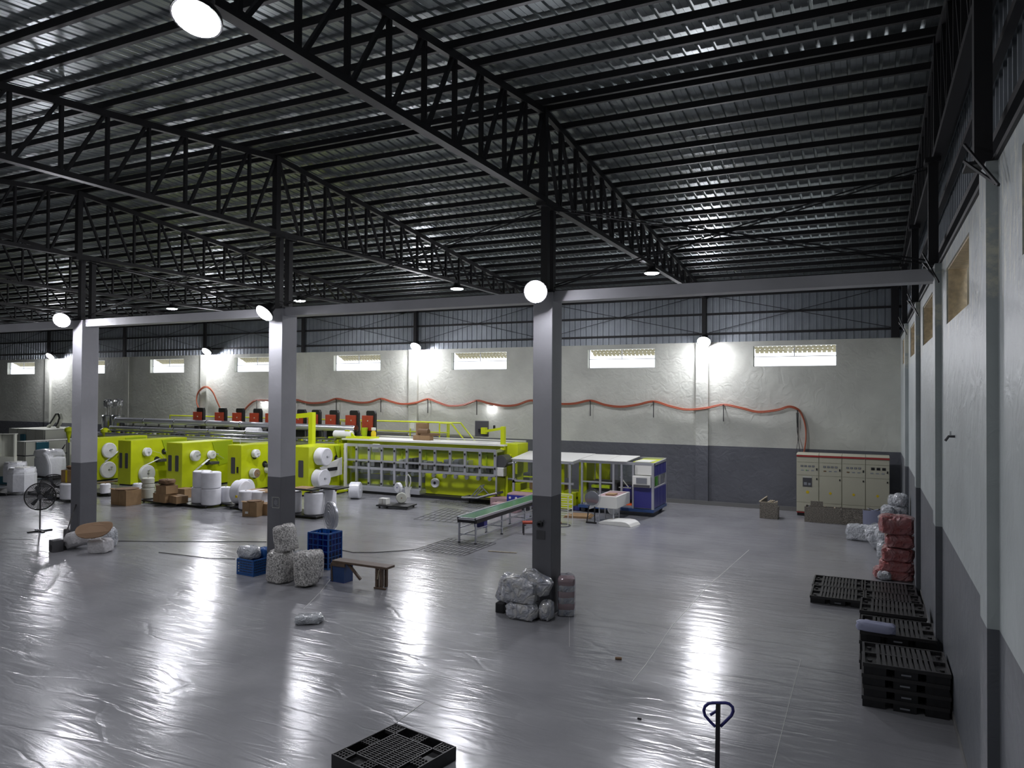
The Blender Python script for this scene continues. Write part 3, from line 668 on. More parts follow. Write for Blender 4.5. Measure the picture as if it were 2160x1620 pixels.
# box of parts on the deck
P = oY(893, 918, 26.9)
o = (P.x, 26.9, 2.27); t = thing('carton', 'open brown carton with brown parts on the white deck before the rail', 'carton', o)
B(-.45, .1, .1, .3, 0, .72).build('back_flap', 'card', t, bevel=.005); B(-.4, .45, -.2, .1, 0, .2).build('body', 'card', t, bevel=.01)
MB().cyl((-.2, -.05, .35), (.3, -.05, .35), .13, n=14).build('motor', 'cardd', t); B(-.05, .8, -.15, .05, .2, .3).build('strip', 'cardd', t)
o = (-20.6, 26.7, 2.27); t = thing('lime_cover', 'folded-open lime cover plate at the left of the white deck', 'machine cover', o)
MB(o).poly([(-21.3, 26.4, 2.3), (-21.1, 26.4, 2.62), (-20.9, 26.4, 2.62), (-20.5, 26.4, 2.3)], (0, .05, 0)).build('wing', 'lime', t); MB(o).box(-20.9, -19.6, 26.2, 26.9, 2.27, 2.34).build('plate', 'lime', t)
P = oY(760, 918, 26.6); o = (P.x, 26.9, 2.27); t = thing('waste_bin', 'small olive bin standing behind the lime cover plate', 'bin', o)
MB().lathe([(.1, 0), (.16, .45), (.15, .45), (.09, .02)], 16).build('body', 'limed', t, smooth=True)
o = (P.x+.5, 26.9, 2.27); t = thing('spray_bottle', 'yellow container with white cap beside olive bin', 'bottle', o)
MB().lathe([(.11, 0), (.11, .25), (.05, .36), (0, .37)], 14).build('body', 'yellow', t, smooth=True); MB().lathe([(.1, .34), (.1, .46), (0, .47)], 12).build('cap', 'whitep', t, smooth=True)

# ---- white-topped framed machine and its navy end
o = (-9.5, 26.2, 0); t = thing('packing_machine', 'white-topped aluminium framed packing machine on a navy base', 'machine', o)
def fb(a, c, w=.07, m='alu', n='frame_bar'): MB(o).bar(a, c, w).build(n, m, t)
XA, XBm, XC = -12.3, -9.55, -6.75
MB(o).box(XBm, XC, 25.25, 27.1, .16, .26).build('base', 'bluef', t); MB(o).box(XA, XBm, 25.4, 27.1, .02, .16).build('base', 'navy', t)
for x in (XBm+.15, XC-.2):
    for y in (25.4, 26.95): MB(o).cyl((x, y-.03, .08), (x, y+.03, .08), .08, n=14).build('castor', 'dgrey', t)
for x in (-9.45, -8.75, -8.25, -7.95): fb((x, 25.4, .26), (x, 25.4, 1.82))
for x in (-9.45, -6.8): fb((x, 27.0, .26), (x, 27.0, 1.9))
fb((-9.5, 25.4, 1.83), (-6.75, 25.4, 1.83), .09); fb((-6.79, 25.3, 1.83), (-6.79, 27.1, 1.87), .08); fb((-9.5, 27.05, 1.9), (-6.75, 27.05, 1.9)); fb((-9.45, 25.4, .3), (-6.8, 25.4, .3))
fb((-9.45, 25.4, 1.1), (-8.25, 25.4, 1.1), .05)
for i, (a, c) in enumerate(((-9.5, -8.5), (-8.48, -7.75))): MB(o).add([(a, 25.3, 1.88), (c, 25.3, 1.88), (c, 27.05, 1.95), (a, 27.05, 1.95), (a, 25.3, 1.9), (c, 25.3, 1.9), (c, 27.05, 1.97), (a, 27.05, 1.97)], [(0, 3, 2, 1), (4, 5, 6, 7), (0, 1, 5, 4), (1, 2, 6, 5), (2, 3, 7, 6), (3, 0, 4, 7)]).build('top_panel', 'whitep', t)
MB(o).box(-7.6, -6.8, 25.6, 27.0, 1.86, 1.88).build('top_panel', 'lime', t); MB(o).box(-7.5, -6.95, 25.5, 26.4, 1.88, 1.9).build('top_panel', 'whitep', t)
# left bay: lower, with sloping white top
for x in (-12.2, -10.3, -9.9): fb((x, 25.35, .9 if x < -12 else .62), (x, 25.35, 1.72), .08)
fb((-12.25, 25.35, 1.74), (-9.75, 25.35, 1.74), .08); fb((-12.25, 25.35, .98), (-9.75, 25.35, .98), .07); fb((-12.2, 25.35, .3), (-12.2, 25.35, 1.0), .08); fb((-12.2, 26.9, .16), (-12.2, 26.9, 1.9))
fb((-9.78, 25.35, 1.74), (-9.5, 26.9, 1.9), .06)
MB(o).add([(-12.3, 25.3, 1.79), (-9.8, 25.3, 1.79), (-9.5, 27.0, 1.97), (-12.3, 27.0, 1.97), (-12.3, 25.3, 1.81), (-9.8, 25.3, 1.81), (-9.5, 27.0, 1.99), (-12.3, 27.0, 1.99)], [(0, 3, 2, 1), (4, 5, 6, 7), (0, 1, 5, 4), (1, 2, 6, 5), (2, 3, 7, 6), (3, 0, 4, 7)]).build('top_panel', 'whitep', t)
MB(o).box(-12.1, -10.35, 25.34, 25.346, 1.02, 1.7).build('guard_pane', 'guard', t)
MB(o).box(-11.9, -9.8, 25.3, 26.6, .05, .62).build('lime_cabinet', 'lime', t, bevel=.01); MB(o).box(-9.8, -9.5, 26.0, 26.9, .1, 1.75).build('lime_column', 'lime', t)
MB(o).cyl((-9.79, 25.75, .42), (-9.76, 25.75, .42), .05, n=12).build('knob', 'black', t)
MB(o).bar((-10.25, 25.5, .62), (-10.25, 25.5, 1.7), .09).bar((-11.9, 25.6, 1.12), (-10.25, 25.6, 1.12), .05).build('lime_bracket', 'lime', t)
MB(o).box(-11.7, -10.4, 25.7, 26.4, .62, .9).build('gearbox', 'cardd', t, bevel=.03)
MB(o).box(-12.1, -10.6, 26.9, 26.95, 1.0, 1.75).build('back_panel', 'offw', t); MB(o).box(-11.6, -11.35, 26.86, 26.9, 1.25, 1.5).build('dark_port', 'black', t)
MB(o).box(-9.25, -8.7, 26.3, 26.4, 1.1, 1.75).build('lime_door', 'lime', t, bevel=.01)
MB(o).box(-9.4, -8.3, 25.9, 26.8, .7, 1.05).build('mechanism', 'dgrey', t, bevel=.03); MB(o).box(-9.2, -8.5, 25.7, 26.1, .85, .95).build('lime_arm', 'limed', t)
MB(o).box(-8.6, -8.2, 27.0, 27.02, .3, 1.8).box(-8.2, -7.3, 27.0, 27.02, .9, 1.8).build('guard_pane', 'guard', t)
MB(o).box(-8.2, -7.35, 26.0, 26.9, .3, 1.0).build('dark_drive', 'black', t, bevel=.03); MB(o).cyl((-7.85, 25.9, .72), (-7.85, 25.97, .72), .26, n=22).build('navy_wheel', 'navy', t)
MB(o).bar((-8.1, 25.7, 1.3), (-7.75, 25.7, .9), .03).bar((-8.15, 25.7, .92), (-7.7, 25.7, .92), .03).build('link', 'offw', t)
MB(o).box(-8.15, -7.55, 25.45, 25.75, .27, .38).build('orange_tray', 'orange', t, bevel=.02)
# navy control end
fb((-7.5, 25.3, .26), (-7.5, 25.3, 1.82), .06); fb((-6.79, 25.3, .26), (-6.79, 25.3, 1.83), .08); fb((-6.79, 27.05, .26), (-6.79, 27.05, 1.87), .07)
MB(o).box(-7.46, -6.83, 25.28, 25.34, .3, 1.02).build('navy_panel', 'navy', t)
MB(o).box(-7.5, -6.85, 25.2, 25.8, 1.02, 1.42).build('control_console', 'whitep', t, bevel=.02)
MB(o).box(-7.36, -6.98, 25.185, 25.2, 1.16, 1.36).build('screen', 'grey', t); MB(o).box(-7.46, -6.87, 25.185, 25.2, 1.03, 1.12).build('key_strip', 'dgrey', t)
MB(o).box(-7.45, -6.85, 25.35, 25.38, 1.45, 1.78).build('upper_panel', 'whitep', t)
for i in range(4):
    y = 25.36+i*.42
    MB(o).box(-6.79, -6.76, y, y+.39, .3, .98).build('navy_panel', 'navy', t); MB(o).box(-6.79, -6.76, y, y+.39, 1.42, 1.81).build('navy_panel', 'navy', t)
for z in (.99, 1.41): fb((-6.79, 25.3, z), (-6.79, 27.05, z+.01), .05)
MB(o).box(-6.95, -6.85, 25.9, 26.2, 1.02, 1.38).build('green_block', 'lgreen', t); 
MB(o).box(-6.95, -6.85, 26.4, 26.55, 1.02, 1.38).box(-6.95, -6.85, 25.5, 25.6, 1.02, 1.25).build('white_block', 'whitep', t)
# white chute box on legs
P1 = fl(1262, 1099); 
o = (P1.x+.35, P1.y, 0); t = thing('white_chute', 'white open box chute on slim legs before the packing machine', 'chute', o, radians(0))
MB().box(-.36, .36, -.2, 1.3, .48, .88).build('box', 'whitep', t, bevel=.012)
MB().box(-.3, .3, -.14, 1.2, .88, .882).build('inner_floor', 'pinkb', t); B(-.1, .2, .0, .4, .885, .93).build('carton_scrap', 'card', t)
for x in (-.28, .22):
    for y in (-.1, .5): MB().bar((x, y, 0), (x, y, .48), .035).build('leg', 'alu', t)
MB().poly([(-.36, -.2, .5), (-.62, -.2, .4), (-.62, -.2, .46), (-.36, -.2, .85)], (0, .5, 0)).build('lip', 'whitep', t)
# plastic-shrouded stand fan
P2 = fl(1246, 1104); o = (P2.x, P2.y, 0); t = thing('shrouded_fan', 'floor fan shrouded in grey film beside the white chute', 'fan', o)
pts = [(.28*cos(a)*(1+.08*sin(3*a)), 0, .82+.34*sin(a)*(1+.05*cos(2*a))) for a in [2*pi*i/18 for i in range(18)]]
MB().poly(pts, (0, .22, 0)).build('shroud', 'film', t); MB().lathe([(0, 0), (.24, .02), (.24, .1), (0, .12)], 20, Matrix.Translation((0, .05, .82)) @ Matrix.Rotation(-pi/2, 4, 'X')).build('head', 'grey', t)
MB().bar((-.14, 0, 0), (-.1, .1, .55), .03).bar((.14, 0, 0), (.1, .1, .55), .03).bar((-.16, 0, .03), (.2, 0, .03), .05).build('stand', 'black', t)
# pieces on the floor in front
P3 = fl(1305, 1106); o = (P3.x, P3.y, 0); t = thing('foam_cover', 'white curved moulded cover lying on the floor', 'cover', o, radians(-8))
MB().poly([(-.55, -.3, 0), (-.6, -.3, .05)]+[(-.45, -.3, .11), (.2, -.3, .15), (.38, -.3, .14), (.5, -.3, .09), (.58, -.3, 0)], (0, .75, 0)).build('shell', 'whitep', t, bevel=.01)
P4 = fl(1297, 1092)
o = (P4.x-.03, P4.y, .3); t = thing('paper_bundle', 'crumpled white bundle lying on the curved white cover', 'bundle', o)
MB().lathe([(.07, -.2), (.17, -.2), (.21, -.05), (.2, .12), (.15, .2), (.07, .2)], 18, Matrix.Rotation(pi/2, 4, 'X')).build('roll', 'wrap', t, smooth=True)
P5 = fl(1222, 1090); o = (P5.x, P5.y, 0); t = thing('flattened_cartons', 'flat brown cartons tied and lying by the navy base', 'carton', o, radians(10))
for i in range(3): B(-.5+.03*i, .45-.04*i, -.35, .4, .025*i, .022+.025*i).build('flat_carton', 'card', t)
# wire rack frame and small red-topped bench right and left of column
P6 = fl(1192, 1108); o = (P6.x, P6.y, 0); t = thing('wire_rack', 'thin white wire rack just right of rightmost column', 'rack', o)
for x, y in ((-.45, 0), (.1, 0), (-.45, .4), (.1, .4)): MB().tube([(x, y, 0), (x, y, .95)], .014).build('upright', 'whitep', t)
for z in (.35, .5, .65, .8, .95): MB().tube([(-.45, 0, z), (.1, 0, z), (.1, .4, z), (-.45, .4, z)], .01, 5, True).build('shelf_wire', 'whitep', t)
MB().tube([(-.1+.3*cos(a), -.1+.3*sin(a), .012) for a in [2*pi*i/24 for i in range(24)]], .012, 5, True).build('hoop', 'dgrey', t)
P7 = fl(1096, 1128); P8 = fl(1190, 1127); o = ((P7.x+P8.x)/2, (P7.y+P8.y)/2, 0); L7 = abs(P8.x-P7.x)/2
t = thing('steel_bench', 'low rusty-red bench passing behind the rightmost column', 'bench', o, math.atan2(P8.y-P7.y, P8.x-P7.x))
MB().box(-L7, L7, -.05, .25, .33, .38).build('seat', 'redbox', t)
for x in (-L7+.03, L7-.03):
    for y in (-.03, .23): MB().bar((x, y, 0), (x, y, .35), .035).build('leg', 'dgrey', t)

# ---- green belt conveyor table
A = Vector((-10.62, 18.45, 0)); Bn = Vector((-10.09, 18.44, 0))
o = (-10.35, 18.4, 0); t = thing('belt_conveyor', 'long green belt conveyor table on slim steel legs', 'conveyor', o)
HC, Lc = .72, 5.2
B(-.27, .27, .05, Lc, HC+.005, HC+.02).build('belt', 'green', t); 
for s in (-1, 1): B(min(s*.27, s*.32), max(s*.27, s*.32), 0, Lc, HC-.02, HC+.04).build('side_rail', 'alu', t); B(min(s*.25, s*.3), max(s*.25, s*.3), .02, Lc, HC-.14, HC-.02).build('side_beam', 'black', t)
B(-.3, .3, 0, .06, HC-.13, HC+.01).build('end_plate', 'black', t)
MB().cyl((-.27, .04, HC-.03), (.27, .04, HC-.03), .045, n=12).build('end_roller', 'alu', t)
for i in range(4):
    y = .06+i*1.66
    for x in (-.27, .27): MB().bar((x, y, 0), (x, y, HC-.1), .045).build('leg', 'alu', t); B(x-.03, x+.03, y-.03, y+.03, 0, .03).build('foot', 'black', t)
    MB().bar((-.27, y, .25), (.27, y, .25), .03).build('cross_bar', 'alu', t)
for x in (-.27, .27): MB().bar((x, .06, .42), (x, 5.0, .42), .03).bar((x, .06, .2), (x, 5.0, .2), .03).build('stretcher', 'alu', t)
B(-.05, .28, .55, .75, .38, HC-.12).build('control_box', 'navy', t)
# printed pink and blue pack, dusty pink cartons
P = fl(1030, 1088); 
for i, (u, v, wd, hh, dz, lb) in enumerate(((1062, 1078, 1.0, .3, .0, 'long dusty pink carton lying beside the green conveyor'), (1076, 1060, .8, .34, .0, 'smaller dusty pink carton behind the long pink one'))):
    p = away(fl(u, v), -.3); o = (p.x, min(p.y, 24.9), 0); t = thing('pink_carton', lb, 'carton', o, 0)
    B(-wd/2, wd/2, 0, .5, 0, hh).build('body', 'pinkb', t, bevel=.02); B(-.2*wd, .1*wd, -.005, .0, .03, hh*.6).build('dark_opening', 'black', t)
    B(-wd/2, wd/2, .23, .27, hh, hh+.004).build('tape', 'card', t)
p = away(fl(1108, 1070), -.9); o = (p.x, min(p.y, 24.6), 0); t = thing('printed_pack', 'pack with blue oval print and pink top behind the green conveyor', 'pack', o)
B(-.75, .8, 0, .6, .15, .62).build('body', 'pinkb', t, bevel=.05); B(-.75, .8, -.012, 0, .2, .55).build('print_band', 'motif', t, bevel=.0)
B(-.7, .75, .05, .55, 0, .15).build('pallet_foot', 'dgrey', t)
for r in range(2):
    for k in range(6):
        x = -.62+k*.25+r*.1; MB().cyl((x, -.012, .45-.17*r), (x, -.02, .45-.17*r), .045, n=10).build('oval', 'whitep', t)
# floor gratings
def grating(c, lb):
    c = [fl(u, v, .0) for u, v in c]; o = Vector(c[0]); o.z = 0; b = MB(o); n = 11
    for i in range(n+1):
        a = c[0].lerp(c[1], i/n); d = c[3].lerp(c[2], i/n); b.bar(a+Vector((0, 0, .012)), d+Vector((0, 0, .012)), .009)
    for i in range(6):
        a = c[0].lerp(c[3], i/5); d = c[1].lerp(c[2], i/5); b.bar(a+Vector((0, 0, .02)), d+Vector((0, 0, .02)), .009)
    return tag(b.build('floor_grating', 'dgrey', loc=o), lb, 'grating', 'wire gratings lying on the floor')
grating(((872, 1161), (978, 1173), (1046, 1147), (945, 1137)), 'wire grating lying under the near end of the green conveyor')
grating(((873, 1096), (1015, 1109), (1040, 1086), (940, 1072)), 'wire grating on the floor left of the green conveyor')
grating(((908, 1060), (1010, 1073), (1040, 1062), (955, 1050)), 'farthest wire grating, at the foot of the lime machine')

# ---- cables and hooks on the far wall
def catcurve(pts, y, n=6):
    P = [oY(u, v, y) for u, v in pts]; out = []
    for i in range(len(P)-1):
        p0, p1, p2, p3 = P[max(i-1, 0)], P[i], P[i+1], P[min(i+2, len(P)-1)]
        for k in range(n):
            s = k/n; out.append(.5*((2*p1)+(-p0+p2)*s+(2*p0-5*p1+4*p2-p3)*s*s+(-p0+3*p1-3*p2+p3)*s**3))
    return out+[P[-1]]
main = [(1696, 958), (1700, 930), (1700, 905), (1695, 883), (1685, 866), (1665, 859), (1640, 866), (1600, 870), (1565, 862), (1527, 855), (1490, 862), (1450, 865), (1415, 858), (1380, 848), (1345, 855), (1310, 859), (1278, 855), (1247, 846), (1215, 852), (1185, 853), (1150, 849), (1120, 846), (1092, 855), (1065, 857), (1035, 852), (1008, 846), (980, 855), (950, 857), (927, 850), (905, 843), (878, 851), (850, 853), (828, 848), (806, 842), (782, 849), (760, 850), (735, 846), (712, 842), (688, 849), (660, 851), (642, 848), (625, 844), (580, 846), (545, 845), (530, 853), (516, 868)]
t = thing('cable_run', 'orange-red cable bundle looping along the far wall from switchgear to platform', 'cable', oY(1247, 846, YF-.1))
oo = oY(1247, 846, YF-.1)
for dy, dz in ((-.06, 0), (-.10, .045), (-.14, 0)):
    MB(oo).tube([p+Vector((0, dy, dz)) for p in catcurve(main, YF-.06)], .027, 6).build('cable', 'cable', t, smooth=True)
t = thing('cable_loop', 'orange-red cable looped over a peg high above the left motor boxes', 'cable', oY(435, 818, YF-.15)); oo = oY(435, 818, YF-.15)
for d in (0, .06): MB(oo).tube([p+Vector((d, -.1-d, d)) for p in catcurve([(425, 868), (418, 850), (420, 832), (430, 820), (441, 818), (452, 828), (461, 848), (470, 868)], YF-.1)], .028, 6).build('cable', 'cable', t, smooth=True)
HK = ['cable hook above the switchgear at the right end of the orange cable', 'cable hook just right of the far wall lamp pilaster at right', 'cable hook midway between the right lamp pilaster and rightmost column', 'first cable hook to the right of the rightmost column', 'cable hook beside the small wall light above the monitor', 'cable hook above the brown carton on the white deck', 'cable hook above the hand rail, right of the red motor boxes', 'cable hook above the third red motor box from the right', 'cable hook just right of the middle column', 'cable hook just left of the middle column beside the small light']
pins = [1683, 1527, 1380, 1247, 1008, 905, 806, 712, 625, 545]
for i, u in enumerate(pins):
    vv = min(main, key=lambda q: abs(q[0]-u) if q[1] < 880 else 999)[1]; p = oY(u, vv, YF-.1)
    t = thing('cable_hook', HK[i], 'hook', p, 0, 'hooks carrying the cable on the far wall')
    MB().bar((0, .1, .0), (0, -.16, .0), .04).bar((0, -.1, 0), (0, -.1, -.62), .028).build('rod', 'rod', t)
# zigzag bracket marks on wall kept as a thin shelf angle; wires beside the switchgear
o = oY(1680, 900, YF-.05)
tag(MB(o).tube([oY(1680, 870, YF-.05), oY(1682, 910, YF-.05), oY(1688, 957, YF-.4)], .012, 5).tube([oY(1684, 870, YF-.05), oY(1683, 930, YF-.05), oY(1679, 957, YF-.3)], .01, 5).build('thin_wires', 'rod', loc=o), 'thin dark wires hanging beside the cable end above the switchgear', 'wire')
# ---- switchgear cabinets
SX0 = -2.336; SWd = .7415
for i in range(4):
    x0 = SX0+i*SWd; o = (x0+SWd/2, 28.12, 0); W = SWd/2
    t = thing('switchgear_cabinet', ['leftmost cream switchgear cabinet with the dark breaker window', 'second cream switchgear cabinet from the left', 'third cream switchgear cabinet from the left', 'rightmost cream switchgear cabinet with three black meters'][i], 'electrical cabinet', o, 0, 'cream switchgear cabinets')
    B(-W+.004, W-.004, .02, .62, .14, 2.1).build('case', 'cream', t)
    B(-W+.02, W-.02, .04, .6, 0, .11).build('plinth', 'black', t); B(-W+.004, W-.004, 0, .62, .11, .14).build('red_line', 'red', t)
    MB().poly([(-W+.004, -.03, 2.1), (-W+.004, .62, 2.1), (-W+.004, .62, 2.22), (-W+.004, .08, 2.22), (-W+.004, -.03, 2.17)], (SWd-.012, 0, 0)).build('top_cover', 'cream', t)
    B(-W+.004, W-.004, -.034, -.028, 2.1, 2.16).build('red_strip', 'red', t)
    for z0, z1 in ((.16, .48), (.49, 1.44), (1.45, 1.9), (1.91, 2.09)):
        d = B(-W+.012, W-.012, 0, .02, z0, z1).build('door', 'cream', t, bevel=.004)
        if z1 in (1.44, 1.9): B(W-.09, W-.05, -.02, 0, z1-.14 if z1 < 1.6 else z0+.18, z1-.08 if z1 < 1.6 else z0+.26).build('handle', 'black', d)
    if i == 3:
        for k in range(3): B(-.2+k*.17, -.09+k*.17, -.012, 0, 1.73, 1.82).build('meter', 'black', t)
    else:
        for k in range(4):
            mt = B(-.23+k*.125, -.15+k*.125, -.012, 0, 1.74, 1.80).build('meter', 'dgrey', t); B(-.22+k*.125, -.16+k*.125, -.014, -.012, 1.75, 1.79).build('dial', 'meter', mt)
    for k in range(3): B(-.22+k*.17, -.13+k*.17, -.008, 0, 1.6, 1.64).build('switch', 'cardd' if (k == 0 and i in (1, 2)) else 'meter', t)
    if i == 0: B(-.06, -.04, -.012, -.008, 1.6, 1.65).build('green_lamp', 'lgreen', t)
    MB().cyl((0, -.001, .85), (0, -.006, .85), .055, n=12 if i == 0 else 4).build('warning_sticker', 'yellow', t)
    if i == 0:
        bw = B(-.16, .14, -.012, 0, 1.04, 1.42).build('breaker_window', 'dgrey', t); B(-.12, -.02, -.016, -.012, 1.1, 1.2).build('label_plate', 'meter', bw); B(.02, .1, -.016, -.012, 1.1, 1.18).build('label_plate', 'meter', bw); B(-.16, .14, -.016, -.012, 1.36, 1.42).build('breaker_rim', 'offw', bw)

# ============================================================ loose things
def ppm(P): return FPX/((Vector(P)-CAM).dot(FW))
def blobmesh(sx, sy, sz, e=.55, seed=0, wr=.04, n=26, k=14, taper=0):
    rnd = random.Random(seed); ph = [rnd.uniform(0, 6.28) for _ in range(9)]; b = MB()
    def pw(v, p): return math.copysign(abs(v)**p, v)
    vs = []; fs = []
    for i in range(k+1):
        a = -pi/2+pi*i/k
        for j in range(n):
            t = 2*pi*j/n
            x = pw(cos(a), e)*pw(cos(t), e); y = pw(cos(a), e)*pw(sin(t), e); z = pw(sin(a), e)
            w = 1+wr*(sin(5*t+ph[0]+2*z)+.7*sin(9*t+ph[1]-5*z)+.6*sin(7*z*2+ph[2]+3*t)+.5*sin(14*t+ph[3]+8*z)+.8*rnd.uniform(-1, 1)*(.4))
            tp = 1-taper*(z+1)/2
            zz = z*w
            if zz < -.86: zz = -.86-(abs(zz)-.86)*.15
            vs.append((x*w*tp*sx/2, y*w*tp*sy/2, (zz+.9)*sz/1.88))
    for i in range(k):
        for j in range(n): fs.append((i*n+j, i*n+(j+1) % n, (i+1)*n+(j+1) % n, (i+1)*n+j))
    b.add(vs, fs); return b
def sack(u0, u1, v0, v1, Y, label, m, name='plastic_bag', cat='bag', depth=.5, e=.55, seed=0, wr=.04, tilt=0, rz=0, group=None, z=None, taper=0, tie=False, kx=1, kz=1):
    P = oY((u0+u1)/2, v1, Y); s = ppm(P); P = P+Vector((P.x, P.y, 0)).normalized()*0; _uf = ((u0+u1)/2-1080)/FPX; W = max(.12, (u1-u0)/s*kx); H = (v1-v0)/s*kz; zz = (0 if P.z < .2 else P.z) if z is None else z
    b = blobmesh(W, depth, H, e, seed, wr, taper=taper)
    if tilt:
        R_ = Matrix.Rotation(radians(tilt), 4, 'Y'); b.v = [R_ @ (p-Vector((0, 0, H/2)))+Vector((0, 0, H/2)) for p in b.v]
        mz = min(p.z for p in b.v); b.v = [p-Vector((0, 0, mz)) for p in b.v]
    if tie:
        t = thing(name, label, cat, (P.x*(Y+depth/2)/Y, Y+depth/2, zz), radians(rz), group); b.build('film', m, t, smooth=True)
        MB().lathe([(.05, 0), (.02, .04), (.035, .08), (.05, .13)], 10, Matrix.Translation((W*.1, 0, H*.93))).build('tied_neck', m, t, smooth=True)
        return t
    if Y > 15 and P.x > -.5: P.x = min(P.x, .955-W*.52)
    o = b.build(name, m, smooth=True, loc=(P.x*(Y+depth/2)/Y if P.x < .2 else P.x, Y+depth/2, zz)); o.rotation_euler = (0, 0, radians(rz)); tag(o, label, cat, group)
    return o
# ---- bags heaped at the foot of the rightmost column
G = 'bags heaped at the rightmost column'
sack(1049, 1070, 1276, 1297, 12.9, 'small black box under the bags at left of rightmost column heap', 'black', 'black_box', 'box', .25, .2, 1, .01)
sack(1070, 1138, 1276, 1311, 12.62, 'lowest front blue-grey bag in the rightmost column heap', 'sackg', depth=.42, e=.5, seed=3, group=G)
sack(1139, 1168, 1258, 1298, 12.78, 'small dark rounded bag under the leaning one, against rightmost column', 'sackg', depth=.36, e=.7, seed=4, group=G)
sack(1052, 1098, 1222, 1282, 13.0, 'bag standing at the back left of the rightmost column heap', 'sackg', depth=.38, e=.5, seed=5, tilt=14, group=G, z=.12)
sack(1060, 1138, 1234, 1282, 12.66, 'big square pale bag on top front of the rightmost column heap', 'sackg', depth=.42, e=.38, seed=6, group=G, z=.3, tilt=4, kz=1.02)
sack(1098, 1166, 1206, 1252, 12.82, 'long bag leaning down from left to right on the rightmost column', 'sackg', depth=.34, e=.45, seed=7, tilt=24, group=G, z=.42, kz=.8)
P = oY(1184, 1294, 13.25); t = thing('wrapped_stack', 'standing stack of pink-grey packs in clear film right of the rightmost column', 'stack', (-5.31, 13.42, 0), radians(20))
for i in range(6): blobmesh(.33, .34, .155, .4, 20+i, .02).build('pack', 'pinkb' if i % 2 else 'sackg', t, smooth=True, loc=(0, 0, .115*i))
blobmesh(.37, .38, .78, .4, 31, .02).build('film', 'film', t, smooth=True)
# ---- bags and crates round the middle column
G = 'crinkly bags at the middle column'
sack(566, 617, 1160, 1226, 12.55, 'front left upright bag of silvery offcuts below the middle column', 'crinkle', depth=.5, e=.42, seed=11, group=G, wr=.025, kz=1.04, taper=.04)
sack(622, 668, 1156, 1225, 12.55, 'front right upright bag of silvery offcuts, leaning, below middle column', 'crinkle', depth=.48, e=.42, seed=12, tilt=-8, group=G, wr=.025, kx=.9, kz=1.04, taper=.04)
sack(644, 677, 1150, 1210, 13.12, 'rear right bag of silvery offcuts beside the tall blue crate', 'crinkle', depth=.45, e=.45, seed=13, group=G, wr=.025)
sack(582, 622, 1110, 1166, 12.6, 'topmost bag of silvery offcuts leaning against the middle column', 'crinkle', depth=.42, e=.42, seed=14, tilt=-14, group=G, wr=.025, z=.67, kx=1.0)
sack(618, 642, 1138, 1172, 13.15, 'small clear bag behind the offcut bags, right of the middle column', 'sackw', depth=.35, e=.6, seed=15, group=G, z=0, kz=1.6)
def crate(name, label, loc, rz, w, d, h, rows, cols, net=True, solid=False):
    t = thing(name, label, 'crate', loc, rz); W, D = w/2, d/2; r = .016
    def ring(z, q): 
        return [(-W, -D, z), (W, -D, z), (W, D, z), (-W, D, z)]
    for z, rr in ((h, .02), (.02, .018)): 
        b = MB(); c = ring(z, rr)
        for i in range(4): b.bar(c[i], c[(i+1) % 4], rr*1.6)
        b.build('rim', 'blue', t)
    for x, y in ((-W, -D), (W, -D), (W, D), (-W, D)): MB().bar((x, y, 0), (x, y, h), .03).build('corner_post', 'blue', t)
    b = MB()
    for i in range(1, rows):
        z = h*i/rows; c = ring(z, 0)
        for k in range(4): b.bar(c[k], c[(k+1) % 4], r if not solid else .026)
    for i in range(1, cols):
        x = -W+w*i/cols; y = -D+d*i/cols
        for s in (-1, 1): b.bar((x, s*D, 0), (x, s*D, h), r); b.bar((s*W, y, 0), (s*W, y, h), r)
    b.build('lattice', 'blue', t)
    b = MB().box(-W, W, -D, -D+.003, .02, h).box(-W, W, D-.003, D, .02, h).box(-W, -W+.003, -D, D, .02, h).box(W-.003, W, -D, D, .02, h); b.build('net_wall', 'mesh' if net else 'dgrey', t)
    B(-W, W, -D, D, .01, .025).build('bottom', 'blue', t)
    return t
Pa = fl(497, 1205); Pb = fl(534, 1217); Pc = fl(567, 1207)
ax = (Pb-Pa); 
t = crate('blue_crate', 'low dark blue crate left of the middle column holding clear film bags', (Pb.x-.25, Pb.y+.27, 0), radians(-4), .54, .5, .36, 6, 9, net=False, solid=True)
for i in range(6): B(-.24, -.2, -.262, -.255, .07+.04*i, .095+.04*i).build('white_mark', 'whitep', t)
cc = Vector(t.location)
sack(500, 552, 1147, 1180, cc.y-.2, 'clear film bag rolled on top of the low blue crate', 'sackw', depth=.4, e=.75, seed=21, z=.33, kz=.85)
sack(545, 572, 1144, 1172, cc.y+.15, 'pale blue net bundle between the low crate and the middle column', 'blue', 'net_bundle', 'bundle', depth=.3, e=.6, seed=22, z=.28, kz=.9)
Pa = fl(643, 1195); Pb = fl(698, 1205); Pc = fl(716, 1180)
t = crate('tall_blue_crate', 'tall blue wire-sided crate right of the middle column', (Pb.x-.44, Pb.y+.3, 0), 0, .62, .5, .86, 6, 4)
MB().box(-.29, .29, -.22, .22, .03, .36).build('dark_load', 'navy', t)
